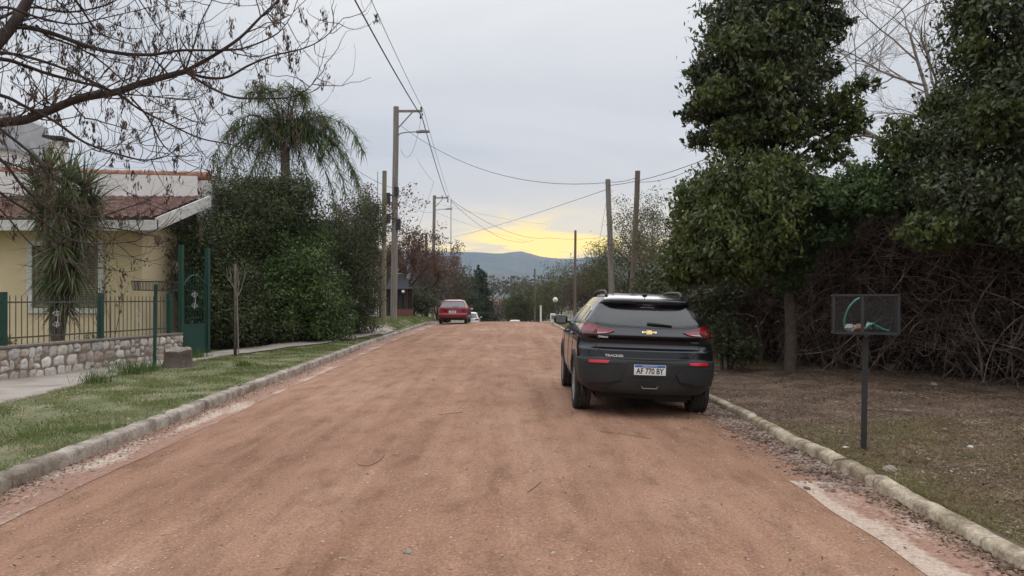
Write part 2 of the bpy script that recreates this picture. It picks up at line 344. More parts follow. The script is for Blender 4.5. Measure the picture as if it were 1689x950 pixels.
MT['bark'] = surf('grey_brown_bark', (.075, .055, .045), (.14, .11, .09), 9, .9, fine=70, fineamt=.35, bmp=.6)
MT['bark_dark'] = surf('dark_bark', (.035, .026, .022), (.075, .055, .047), 9, .9, fine=60, fineamt=.35, bmp=.6)
MT['bark_pale'] = surf('pale_bark', (.17, .14, .12), (.30, .26, .22), 9, .9, fine=60, fineamt=.3, bmp=.5)
MT['pod'] = leafmat('dry_seed_pods', [(.045, .032, .026), (.09, .063, .05), (.16, .115, .09)], 3, .1, .8)
MT['wood_pole'] = surf('weathered_pole_wood', (.16, .14, .12), (.27, .245, .215), 3, .9, fine=40, fineamt=.3, bmp=.5, stretch=(6, 6, .5))
MT['wood_pole_warm'] = surf('brown_pole_wood', (.10, .08, .06), (.19, .155, .12), 3, .9, fine=40, fineamt=.3, bmp=.5, stretch=(6, 6, .5))
MT['wood_mossy'] = surf('mossy_pole_wood', (.155, .14, .09), (.25, .23, .16), 3, .9, fine=40, fineamt=.3, bmp=.5, stretch=(6, 6, .5))
MT['cable'] = plain('black_cable', (.035, .035, .038), .6)
MT['steel'] = plain('galvanised_steel', (.22, .22, .22), .5, .5)
MT['dark_metal'] = plain('dark_grey_iron', (.030, .029, .029), .6, .2)
MT['green_paint'] = surf('dark_green_paint', (.010, .042, .030), (.017, .060, .042), 6, .5, fine=50, fineamt=.2, bmp=.1)
MT['grey_iron'] = surf('greyish_iron', (.05, .05, .045), (.10, .095, .08), 8, .6, fine=60, bmp=.1)
MT['pale_iron'] = plain('pale_painted_iron', (.38, .38, .37), .5)
MT['yellow_wall'] = surf('yellow_render', (.60, .485, .30), (.70, .575, .375), .9, .9, fine=30, fineamt=.06, bmp=.12)
MT['white_wall'] = surf('white_render', (.66, .63, .61), (.75, .73, .71), 1.2, .9, fine=25, fineamt=.10, bmp=.15)
MT['white_trim'] = surf('weathered_white_trim', (.50, .49, .47), (.66, .65, .63), 2.5, .8, fine=12, fineamt=.12, bmp=.1)
MT['fascia'] = surf('stained_fascia', (.42, .41, .38), (.66, .65, .62), 2.6, .85, fine=14, fineamt=.2, bmp=.1, stretch=(1, 1, 2.5))
MT['tile'] = surf('clay_roof_tile', (.050, .034, .030), (.125, .062, .050), 9, .85, c3=(.24, .150, .125), fine=30, fineamt=.35, bmp=.4)
MT['coping'] = surf('terracotta_coping', (.26, .13, .09), (.38, .20, .14), 5, .85, fine=30, fineamt=.2, bmp=.3)
MT['shutter'] = surf('olive_shutter_wood', (.20, .17, .10), (.27, .235, .145), 4, .7, fine=30, fineamt=.1, bmp=.1)
MT['dark_void'] = plain('unlit_interior', (.015, .014, .012), .8)
MT['mortar'] = surf('mortar', (.16, .13, .11), (.26, .22, .19), 6, .95, fine=50, bmp=.5)
def stone_mat():
    m, nt, bs, _ = newmat('fieldstone'); g = nt.nodes.new('ShaderNodeNewGeometry'); co = objco(nt)
    c = ramp(nt, g.outputs['Random Per Island'], [(0, (.30, .24, .20)), (.25, (.44, .37, .31)), (.5, (.58, .51, .45)), (.75, (.40, .37, .35)), (1, (.70, .65, .60))])
    n = noise(nt, co, 14, 6, .7); c = mixc(nt, 1.0, c, ramp(nt, n, [(.3, (.62, .58, .55)), (.5, (1, 1, 1)), (.7, (1.2, 1.2, 1.2))]), 'MULTIPLY')
    nt.links.new(c, bs.inputs['Base Color']); bs.inputs['Roughness'].default_value = .9; bump(nt, bs, n, .8, .03); return m
MT['stone'] = stone_mat()
MT['yucca'] = leafmat('strap_leaves', [(.05, .07, .03), (.09, .12, .045), (.18, .20, .09)], 3, .3, .4, .4)
MT['yucca_dead'] = leafmat('dead_strap_leaves', [(.10, .075, .045), (.20, .155, .10), (.15, .13, .075)], 3, .2, .8)
MT['palm'] = leafmat('palm_leaflets', [(.06, .08, .035), (.10, .13, .05), (.17, .205, .075)], .9, .4)
MT['hedge_dark'] = leafmat('dark_conifer_leaves', [(.022, .030, .012), (.052, .067, .024), (.10, .115, .04)], 1.3, .2)
MT['hedge_green'] = leafmat('glossy_shrub_leaves', [(.026, .045, .016), (.070, .110, .032), (.135, .19, .05)], 1.3, .3, .4)
MT['hedge_olive'] = leafmat('olive_ivy_leaves', [(.035, .045, .022), (.068, .078, .035), (.11, .12, .055)], 1.4, .2)
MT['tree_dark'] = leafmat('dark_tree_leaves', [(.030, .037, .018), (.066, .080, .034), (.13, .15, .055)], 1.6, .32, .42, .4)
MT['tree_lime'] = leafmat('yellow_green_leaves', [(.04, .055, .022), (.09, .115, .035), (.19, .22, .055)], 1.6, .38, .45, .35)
MT['ivy'] = leafmat('ivy_leaves', [(.035, .06, .025), (.08, .125, .045), (.15, .21, .07)], 1.8, .3, .5)
MT['brown_leaf'] = leafmat('withered_leaves', [(.07, .042, .034), (.13, .078, .06), (.20, .13, .09)], 1, .3, .8)
MT['mesquite'] = leafmat('fine_olive_leaves', [(.05, .055, .026), (.09, .095, .04), (.135, .145, .06)], .5, .3, .7)
MT['scrub_brown'] = leafmat('bare_scrub', [(.06, .045, .035), (.10, .08, .06), (.14, .115, .085)], .4, .2, .9)
MT['pine'] = leafmat('pine_needles', [(.018, .030, .016), (.035, .052, .024), (.055, .078, .034)], .5, .15, .7)
MT['vine'] = surf('dry_vine_stems', (.055, .036, .030), (.17, .122, .10), 2.5, .9, c3=(.38, .30, .245), fine=40, fineamt=.3, bmp=0, world=True)
MT['dead_leaf'] = leafmat('dead_brown_leaves', [(.03, .02, .015), (.055, .038, .027), (.09, .062, .042)], 1.5, .1, .9)
MT['grass'] = leafmat('grass_blades', [(.070, .100, .026), (.115, .155, .040), (.185, .215, .070), (.33, .30, .17)], .9, .35, .7)
MT['tuft'] = leafmat('dark_grass_blades', [(.04, .075, .02), (.08, .13, .03), (.15, .20, .06)], 3, .35, .7)
MT['dry_grass'] = leafmat('dry_grass_blades', [(.17, .125, .06), (.30, .23, .12), (.16, .17, .06), (.42, .34, .21)], 1.2, .3, .8)
MT['fallen'] = leafmat('fallen_leaves', [(.04, .027, .019), (.11, .072, .049), (.22, .155, .105), (.42, .33, .25)], 2, .1, .85)
MT['pebble'] = leafmat('gravel_stones', [(.09, .06, .045), (.17, .115, .09), (.30, .22, .18), (.24, .20, .175)], 2, 0, .9)
MT['rubber'] = surf('dusty_tyre', (.028, .026, .025), (.055, .048, .042), 5, .85, fine=40, bmp=.15)
MT['black_plastic'] = surf('black_plastic', (.020, .021, .022), (.034, .034, .034), 3, .42, fine=180, fineamt=.12, bmp=.08, bdist=.002)
MT['gloss_black'] = plain('gloss_black', (.008, .008, .009), .12, coat=.5)
MT['navy'] = paint('dark_blue_grey_paint', (.006, .008, .013), amt=.22)
MT['red'] = paint('dark_red_paint', (.20, .010, .020), top=.5, amt=.35)
MT['white'] = paint('white_paint', (.62, .62, .62), top=.4, amt=.3)
MT['silver'] = paint('silver_paint', (.35, .36, .37), top=.4, amt=.3)
MT['glass'] = glass_dark('tinted_glass'); MT['glass_pale'] = glass_dark('reflecting_glass', (.09, .11, .11))
MT['chrome'] = plain('chrome', (.7, .7, .7), .15, 1)
MT['alloy'] = plain('machined_alloy', (.42, .42, .43), .3, .8)
MT['gold'] = plain('gold_emblem', (.62, .42, .12), .35, .5)
MT['lamp_red'] = plain('red_lens', (.16, .003, .008), .16, coat=.15)
MT['lamp_bright'] = plain('bright_red_lens', (.62, .006, .02), .2, coat=.5)
MT['lamp_smoke'] = plain('smoked_lens', (.045, .010, .013), .15, coat=.2)
MT['lamp_clear'] = plain('clear_lens', (.30, .20, .20), .15, coat=.6)
MT['plate_white'] = plain('plate_white', (.78, .78, .76), .4)
MT['plate_blue'] = plain('plate_blue', (.05, .13, .40), .4)
MT['ink'] = plain('plate_ink', (.02, .02, .022), .5)
MT['badge'] = plain('badge_silver', (.75, .75, .76), .3, .4)
MT['terracotta'] = plain('terracotta_pot', (.38, .09, .06), .7)
MT['charcoal'] = surf('charcoal_sheet', (.028, .029, .034), (.05, .05, .056), 4, .7, fine=20, bmp=.1)
MT['grey_sheet'] = surf('grey_sheet', (.27, .27, .28), (.36, .36, .37), 3, .6, fine=20, fineamt=.1, bmp=.1)
MT['white_plastic'] = plain('white_enamel', (.70, .70, .68), .4)

# ------------------------------------------------------------ ground heights
ZC = [(-80, 0), (15, 0), (30, .06), (40, .12), (44, .10), (48, 0), (54, -.30), (60, -.66), (69, -1.25), (100, -3.2), (150, -6), (250, -9), (400, -10), (9000, -10)]
_y = np.arange(-80, 500, 1.0); _z = np.interp(_y, *zip(*ZC)); _k = np.ones(7) / 7; _z = np.convolve(np.pad(_z, 3, 'edge'), _k, 'valid')
def zc(y): return np.interp(y, _y, _z)
def xl(y): return np.interp(y, [-20, 5, 9, 12.4, 19.5, 25, 47, 130], [-3.95, -4.10, -4.28, -4.46, -4.66, -4.86, -4.80, -4.9])
def xr(y): return np.interp(y, [-20, 4, 14, 20, 32, 45, 130], [2.95, 2.96, 3.02, 2.85, 2.40, 2.06, 1.6])
def crown(x): return .012 - .085 * (np.abs(x + .5) / 3.5) ** 2
def road_z(x, y): return zc(y) + crown(x)
def sstep(a, b, t): t = np.clip((t - a) / (b - a), 0, 1); return t * t * (3 - 2 * t)
def verge_l(x, y):
    o = np.maximum(0, xl(y) - x)
    return zc(y) + .034 + .024 * sstep(.12, .6, o) + .012 * np.sin(x * 3.1 + y * 1.3) * np.minimum(1, o) + .24 * sstep(27, 36, y) * sstep(.1, 1.0, o) + .22 * sstep(4.7, 5.6, -x - 3.9) * (1 - sstep(20, 30, y))
def verge_r(x, y):
    o = np.maximum(0, x - xr(y))
    return zc(y) - .005 + .035 * sstep(.2, 3, o) + (.018 * np.sin(x * 2.3 + y * 1.7) + .012 * np.sin(x * 5.1 - y * 3.3)) * np.minimum(1, o)
def ysteps():
    a = list(np.arange(-25, 3, 1.0)) + list(np.arange(3, 20, .25)) + list(np.arange(20, 60, .7)) + list(np.arange(60, 131, 2.0)); return np.array(a)
YS = ysteps()
def sheet(name, xs_of, zf, mat, ys=YS, jitter=0):
    P = []
    for y in ys:
        xs = xs_of(y); P.append(np.stack([xs, np.full_like(xs, y), zf(xs, np.full_like(xs, y))], 1))
    P = np.array(P); a, b = P.shape[:2]; V = P.reshape(-1, 3); i = np.arange(a - 1)[:, None]; j = np.arange(b - 1)[None, :]
    Fc = np.stack([i * b + j, i * b + j + 1, (i + 1) * b + j + 1, (i + 1) * b + j], -1).reshape(-1, 4)
    o = mesh_obj(name, V, Fc, mat, smooth=True); o['kind'] = 'structure'; return o
sheet('road', lambda y: np.linspace(xl(y) - .03, xr(y) + .03, 40), road_z, MT['road'])
wobL = lambda y: .03 * np.sin(y * .9) + .012 * np.sin(y * 3.3)
# the concrete gutter strips show only where the dirt has been swept off
def gut_left(y):
    return np.linspace(xl(y) - .02, xl(y) + .60 + .012 * np.sin(y * 2.7) + .008 * np.sin(y * 9), 9)
def gut_right(y):
    return np.linspace(xr(y) + .02, xr(y) - .64 - .015 * np.sin(y * 5), 9)
def add_across_l(o): add_across(o, 9, .66, -.30)
def add_across(o, k=9, sc=1.0, of=0.0):
    a = o.data.attributes.new('across', 'FLOAT', 'POINT'); n = len(o.data.vertices); a.data.foreach_set('value', np.tile(np.linspace(0, 1, k) * sc + of, n // k).astype(np.float32))
add_across_l(sheet('gutter', gut_left, lambda x, y: road_z(x, y) + .004, MT['gutter'], YS[(YS > -6)]))
add_across(sheet('gutter', gut_right, lambda x, y: road_z(x, y) + .004, MT['gutter'], np.arange(-5, 6.3, .15)), 9, 1.1, .06)
def kerb(xe, side, w, h, mat, ys, name='kerb', wob=0, bh=0):
    prof = [(0, -.12), (0.0, h - .035), (.012, h - .012), (.035, h), (w - .02, h + .004), (w, h - .01), (w, -.12)]; V = []
    for y in ys:
        x0 = xe(y) + wob * (.028 * math.sin(y * 1.9 + 2) + .012 * math.sin(y * 5.3)) ; zz = road_z(xe(y), y)
        for k, (o, z) in enumerate(prof):
            jit = (.005 * math.sin(y * 13 + k * 2.1) + .003 * math.sin(y * 29 + k)) * (1 - .45 * wob) + (-.02 if abs((y % 3.1) - .06) < .07 and k else 0); V.append((x0 + side * (o + jit), y, zz + z + jit * .9 + (bh * math.exp(-((y - 7.1) / .8) ** 2) if k in (1, 2, 3, 4, 5) else 0)))
    n = len(prof); a = len(ys); Fc = [[i * n + j, i * n + j + 1, (i + 1) * n + j + 1, (i + 1) * n + j] for i in range(a - 1) for j in range(n - 1)]
    o = mesh_obj(name, V, Fc, mat, smooth=True); smooth_angle(o, 50); o['kind'] = 'structure'; return o
YK = np.array(list(np.arange(-20, 25, .12)) + list(np.arange(25, 110, .8)))
kerb(xl, -1, .16, .130, MT['kerb'], YK)
kerb(xr, 1, .125, .085, MT['kerb_moss'], YK, wob=1, bh=.015)
OFF = np.array([-.02, .15, .35, .6, 1, 1.4, 1.8, 2.2, 2.6, 3, 3.5, 4, 4.5, 5, 6, 7, 9, 12, 18, 30, 60])
sheet('grass_verge', lambda y: xl(y) - .15 - OFF, verge_l, MT['soil_grass'])
sheet('leaf_litter_verge', lambda y: xr(y) + .085 + OFF, verge_r, MT['litter'])
# sidewalk on the left, with a path slab past the gate
def wx(y): return np.interp(y, [3, 12.8, 17.7, 22, 30], [-10.3, -8.78, -7.96, -7.25, -6.4])
def walk_out(y): return np.interp(y, [3, 10, 12, 15, 18, 21, 24, 28, 32], [-7.3, -7.05, -7.2, -7.5, -7.1, -6.35, -5.6, -5.2, -5.1])
ysw = np.array(list(np.arange(1, 33, .3)))
sheet('sidewalk', lambda y: np.linspace(walk_out(y) + .03 * math.sin(y * 4.7), wx(y), 8), lambda x, y: verge_l(x, y) + .03 - .22 * sstep(4.7, 5.6, -x - 3.9) * (1 - sstep(20, 30, y)) + .0, MT['walk'], ysw)
def sidewalk_edge():
    m = MB(); P = []
    for y in np.arange(1, 19, .3):
        x = walk_out(y) + .03 * math.sin(y * 4.7); z = verge_l(x, y) + .03 - .22 * sstep(4.7, 5.6, -x - 3.9) * (1 - sstep(20, 30, y))
        P.append([(x, y, z + .0005), (x + .025, y, z - .015), (x + .03, y, z - .12)])
    m.grid(P); m.build('sidewalk_edge', MT['kerb'], smooth=True)['kind'] = 'structure'
sidewalk_edge()
sheet('driveway', lambda y: np.linspace(xl(y) - .17, -9.5, 16), lambda x, y: verge_l(x, y) + .02 - .0 * x, MT['walk'], np.arange(28.2, 31.6, .3))
# the far ground sheet, reaching the hills
def terrain():
    xs = np.array([-6000, -3000, -1200, -500, -200, -100, -60, -30, -12, -5, 2, 6, 12, 30, 60, 100, 200, 500, 1200, 3000, 6000.])
    ys = np.array([-300, -100, -30, 0, 20, 40, 50, 60, 80, 100, 120, 129, 134, 140, 160, 200, 260, 340, 500, 900, 1500, 2500, 4500, 6500.])
    V = []; 
    for y in ys:
        for x in xs:
            z = float(zc(y)) - (.35 if y < 131 else .0) - (0 if y < 260 else 3 * math.sin(x * .004) * min(1, (y - 260) / 500)); V.append((x, y, z))
    n = len(xs); Fc = [[i * n + j, i * n + j + 1, (i + 1) * n + j + 1, (i + 1) * n + j] for i in range(len(ys) - 1) for j in range(n - 1)]
    mesh_obj('ground', V, Fc, MT['terrain'], smooth=True)['kind'] = 'structure'
terrain()
def ridge(name, dist, prof, depth, mat, rough, seed, base=-11):
    """a real hill range: crest from the skyline seen in the photo, flanks falling to front and back"""
    px = np.array([p[0] for p in prof]); py = np.array([p[1] for p in prof]); nx, ny = 260, 26
    X = np.linspace((px[0] - 844.5) * dist / F, (px[-1] - 844.5) * dist / F, nx); top = EYE + (492 - np.interp(X * F / dist + 844.5, px, py)) * dist / F
    V = []; rs = np.random.default_rng(seed); ph = rs.uniform(0, 6, 8)
    for j in range(ny):
        v = j / (ny - 1) * 2 - 1; fall = (1 - abs(v)) ** 1.15
        sp = sum(np.sin(X / dist * (9 + 11 * k) + ph[k] + v * (2 + k)) / (1.4 + k) for k in range(6)) * rough
        z = base + (top - base) * fall * (1 + sp * abs(v) * 1.2 * (1 - abs(v))) ; y = dist + v * depth + sp * depth * .3 * abs(v)
        V.append(np.stack([X, np.broadcast_to(y, X.shape), z], 1))
    V = np.array(V).reshape(-1, 3); i = np.arange(ny - 1)[:, None]; j = np.arange(nx - 1)[None, :]
    Fc = np.stack([i * nx + j, i * nx + j + 1, (i + 1) * nx + j + 1, (i + 1) * nx + j], -1).reshape(-1, 4)
    mesh_obj(name, V, Fc, mat, smooth=True)['kind'] = 'structure'
ridge('mountains', 4200, [(-1500, 395), (-600, 400), (0, 385), (400, 398), (560, 403), (640, 405), (700, 409), (740, 412), (790, 413), (815, 416), (835, 416), (850, 412), (866, 413), (885, 420), (910, 424), (935, 426), (960, 425), (1000, 420), (1060, 424), (1200, 410), (1700, 400), (2600, 392)], 900, MT['hill'], .62, 3)
ridge('hills', 2700, [(-1500, 450), (-200, 452), (300, 446), (600, 450), (700, 449), (760, 446), (800, 450), (825, 445), (840, 443), (870, 449), (900, 452), (960, 449), (1100, 452), (1600, 448), (2600, 450)], 500, MT['hill'], .35, 5)
ridge('foothills', 1300, [(-1500, 474), (0, 470), (500, 472), (700, 471), (800, 468), (850, 470), (930, 468), (1100, 473), (1700, 470), (2600, 474)], 260, MT['hill'], .4, 9)
# air
def haze():
    m = bpy.data.materials.new('air'); m.use_nodes = True; nt = m.node_tree; nt.nodes.clear(); o = nt.nodes.new('ShaderNodeOutputMaterial')
    v = nt.nodes.new('ShaderNodeVolumePrincipled'); v.inputs['Color'].default_value = (.60, .73, .98, 1); v.inputs['Density'].default_value = .00011; v.inputs['Anisotropy'].default_value = 0
    nt.links.new(v.outputs[0], o.inputs['Volume']); b = MB().box((0, 2550, 240), (12600, 5700, 540)); h = b.build('haze', m); h['kind'] = 'stuff'; h['label'] = 'thin bluish evening haze over the valley'
haze()

# ------------------------------------------------------------ cars
def pchip(t, tab):
    x = np.array([a for a, _ in tab], float); y = np.array([b for _, b in tab], float); h = np.diff(x); d = np.diff(y) / h; m = np.zeros_like(y); m[0], m[-1] = d[0], d[-1]
    for i in range(1, len(x) - 1):
        if d[i - 1] * d[i] > 0: w1, w2 = 2 * h[i] + h[i - 1], h[i] + 2 * h[i - 1]; m[i] = (w1 + w2) / (w1 / d[i - 1] + w2 / d[i])
    t = np.clip(t, x[0], x[-1]); i = np.clip(np.searchsorted(x, t, 'right') - 1, 0, len(x) - 2); s = (t - x[i]) / h[i]
    return (1 + 2 * s) * (1 - s) ** 2 * y[i] + s * (1 - s) ** 2 * h[i] * m[i] + s * s * (3 - 2 * s) * y[i + 1] + s * s * (s - 1) * h[i] * m[i + 1]
def car_body(T, root, paintm, plast, zsplit, wheels, wr, name='body', nz=90):
    """stacked rounded plan outlines; T: tables half width / rear y / front y / corner depths over height"""
    zs = np.unique(np.concatenate([np.linspace(T['w'][0][0], T['w'][-1][0], nz), [a for a, _ in T['w']], [a for a, _ in T['r']], [zsplit]]))
    th = np.linspace(-math.pi / 2, math.pi / 2, 41); rings = []
    for z in zs:
        w = pchip(z, T['w']); yr = pchip(z, T['r']); yf = pchip(z, T['f']); rc = pchip(z, T['rc']); fc = pchip(z, T['fc']); p = T['p']
        s = np.sin(th); c = np.cos(th); X = w * np.sign(s) * np.abs(s) ** (2 / p); Yr = yr + rc * (1 - np.abs(c) ** (2 / p))
        side = np.linspace(0, 1, 14)[1:-1]; ya, yb = yr + rc, yf - fc; bow = lambda t: w + .012 * np.sin(np.pi * t)
        ring = [(x, y) for x, y in zip(X, Yr)] + [(bow(t), ya + (yb - ya) * t) for t in side]
        ring += [(x, y) for x, y in zip(X[::-1], (yf - fc * (1 - np.abs(c) ** (2 / p)))[::-1])] + [(-bow(t), ya + (yb - ya) * t) for t in side[::-1]]
        rings.append([(x, y, z) for x, y in ring])
    n = len(rings[0]); V = [p for r in rings for p in r]; Fc = []; mi = []
    for i in range(len(rings) - 1):
        zm = (zs[i] + zs[i + 1]) / 2
        for j in range(n):
            f = [i * n + j, i * n + (j + 1) % n, (i + 1) * n + (j + 1) % n, (i + 1) * n + j]; Fc.append(f)
            ym = V[f[0]][1]; mi.append(1 if (zm < zsplit and (ym < wheels[0][1] or ym > wheels[-1][1] + .1)) or zm < .36 else 0)
    Fc += [list(range(n))[::-1], [(len(rings) - 1) * n + j for j in range(n)]]; mi += [1, 0]
    o = mesh_obj(name, V, Fc, [paintm, plast, MT['dark_void']], root, mi=mi)
    bvh = BVHTree.FromPolygons([Vector(v) for v in V], Fc)
    cut = MB()
    for (sx, y) in [(s, w[1]) for w in wheels for s in (-1, 1)]:
        cut.lathe([(wr + .055, sx * .95 - .34), (wr + .055, sx * .95 + .34)], 40, 'X', (0, y, wr + .01), 0)
    co = cut.build('cutter', [MT['dark_void']])
    bm = bmesh.new(); bm.from_mesh(co.data); bmesh.ops.recalc_face_normals(bm, faces=bm.faces); bm.to_mesh(co.data); bm.free()
    bm = bmesh.new(); bm.from_mesh(o.data); bmesh.ops.recalc_face_normals(bm, faces=bm.faces); bm.to_mesh(o.data); bm.free()
    md = o.modifiers.new('cut', 'BOOLEAN'); md.operation = 'DIFFERENCE'; md.object = co; md.solver = 'EXACT'
    dg = bpy.context.evaluated_depsgraph_get(); me = bpy.data.meshes.new_from_object(o.evaluated_get(dg)); o.modifiers.clear(); o.data = me; bpy.data.objects.remove(co)
    smooth_angle(o, 28); return o, bvh
def cast(bvh, o, d):
    h = bvh.ray_cast(Vector(o), Vector(d)); return np.array(h[0]) if h[0] is not None else None
VIEWS = {'rear': (lambda u, z: (u, -3, z), (0, 1, 0)), 'left': (lambda u, z: (-3, u, z), (1, 0, 0)), 'right': (lambda u, z: (3, u, z), (-1, 0, 0)), 'front': (lambda u, z: (u, 8, z), (0, -1, 0)),
         'rl': (lambda u, z: (u * .7071 - 2.2, -u * .7071 - 1.5, z), (.7071, .7071, 0)), 'rr': (lambda u, z: (-u * .7071 + 2.2, -u * .7071 - 1.5, z), (-.7071, .7071, 0)),
         'top': (lambda u, v: (u, v, 4), (0, 0, -1))}
def panel(bvh, view, top, bot, off, mat, name, parent, na=16, nb=6, thick=.012):
    """thin shell hugging the body between two polylines given in the view's plane"""
    O, D = VIEWS[view]; top = np.array(top, float); bot = np.array(bot, float)
    def samp(P, t):
        s = np.linspace(0, 1, len(P)); return np.array([np.interp(t, s, P[:, 0]), np.interp(t, s, P[:, 1])])
    G = np.zeros((nb, na, 3))
    for i in range(nb):
        for j in range(na):
            t = j / (na - 1); p = samp(top, t) * (1 - i / (nb - 1)) + samp(bot, t) * (i / (nb - 1)); h = cast(bvh, O(*p), D)
            G[i, j] = h if h is not None else (G[i, j - 1] if j else G[i - 1, j])
    du = np.gradient(G, axis=1); dv = np.gradient(G, axis=0); N = unit(np.cross(du, dv)); s = np.sign((N * np.array(D)).sum(-1)); N = np.where((s > 0)[..., None], -N, N)
    A = G + N * off; B = G - N * thick; m = MB(); m.grid(A.tolist()); k = len(m.v)
    edge = [(0, j) for j in range(na)] + [(i, na - 1) for i in range(1, nb)] + [(nb - 1, j) for j in range(na - 2, -1, -1)] + [(i, 0) for i in range(nb - 2, 0, -1)]
    n = len(edge); m.add([A[e] for e in edge] + [B[e] for e in edge], [[j, (j + 1) % n, n + (j + 1) % n, n + j] for j in range(n)])
    o = m.build(name, mat, parent); bm = bmesh.new(); bm.from_mesh(o.data); bmesh.ops.remove_doubles(bm, verts=bm.verts, dist=1e-5); bmesh.ops.recalc_face_normals(bm, faces=bm.faces); bm.to_mesh(o.data); bm.free()
    return smooth_angle(o, 40)
def shut_line(bvh, view, pts, parent, w=.004, name='shut_line', mat=None, off=.0):
    O, D = VIEWS[view]; P = smooth_poly(pts, 8); Q = [cast(bvh, O(*p), D) for p in P]; Q = [q - np.array(D) * off for q in Q if q is not None]
    return MB().tube(Q, w, 6).build(name, mat or MT['dark_void'], parent, True)
def wheel(root, x, y, r, w, sx, rimmat=None, detail=True):
    e = empty('wheel', (x, y, r), parent=root); W2 = w / 2; pr = []
    pr = [(r * .66, -W2 * .92), (r * .80, -W2 * 1.02), (r * .93, -W2 * .98), (r * .985, -W2 * .86)]
    for k in range(4):
        c = (-.66 + .44 * k) * W2 
        pr += [(r, c - W2 * .16), (r, c + W2 * .13), (r * .975, c + W2 * .15), (r * .975, c + W2 * .25)] if k < 3 else [(r, c - W2 * .16), (r, c + W2 * .16)]
    pr += [(r * .985, W2 * .86), (r * .93, W2 * .98), (r * .80, W2 * 1.02), (r * .66, W2 * .92)]
    t = MB().lathe(pr, 48, 'X', cap=False).build('tyre', MT['rubber'], e); smooth_angle(t, 40)
    m = MB(); m.lathe([(r * .67, sx * W2 * .9), (r * .64, sx * W2 * .93), (r * .61, sx * W2 * .86), (r * .59, sx * W2 * .1), (r * .58, -sx * W2 * .8)], 40, 'X', cap=False)
    m.lathe([(r * .58, -sx * W2 * .3), (.02, -sx * W2 * .32)], 40, 'X', m=1, cap=False)
    m.lathe([(r * .15, sx * W2 * .2), (r * .14, sx * W2 * .84), (r * .08, sx * W2 * .88)], 20, 'X')
    for k in range(5):
        for dk in (-.17, .17):
            a = 2 * math.pi * k / 5 + .3; p = (sx * W2 * .74, r * .10 * math.cos(a + dk * 2), r * .10 * math.sin(a + dk * 2)); q = (sx * W2 * .84, r * .62 * math.cos(a + dk), r * .62 * math.sin(a + dk)); m.bar(p, q, r * .085, r * .05)
    m.build('rim', [rimmat or MT['alloy'], MT['dark_void']], e, False); return e
def text_obj(name, s, size, mat, parent, loc, rot, ext=.002, sx=1, bold=0, align='CENTER'):
    c = bpy.data.curves.new(name, 'FONT'); c.body = s; c.size = size; c.extrude = ext; c.align_x = align; c.align_y = 'CENTER'; c.offset = bold; c.materials.append(mat)
    t = bpy.data.objects.new(name, c); COL.objects.link(t); dg = bpy.context.evaluated_depsgraph_get(); me = bpy.data.meshes.new_from_object(t.evaluated_get(dg)); bpy.data.objects.remove(t)
    if not me.materials: me.materials.append(mat)
    o = bpy.data.objects.new(name, me); COL.objects.link(o); o.parent = parent; o.location = loc; o.rotation_euler = rot; o.scale = (sx, 1, 1); return o

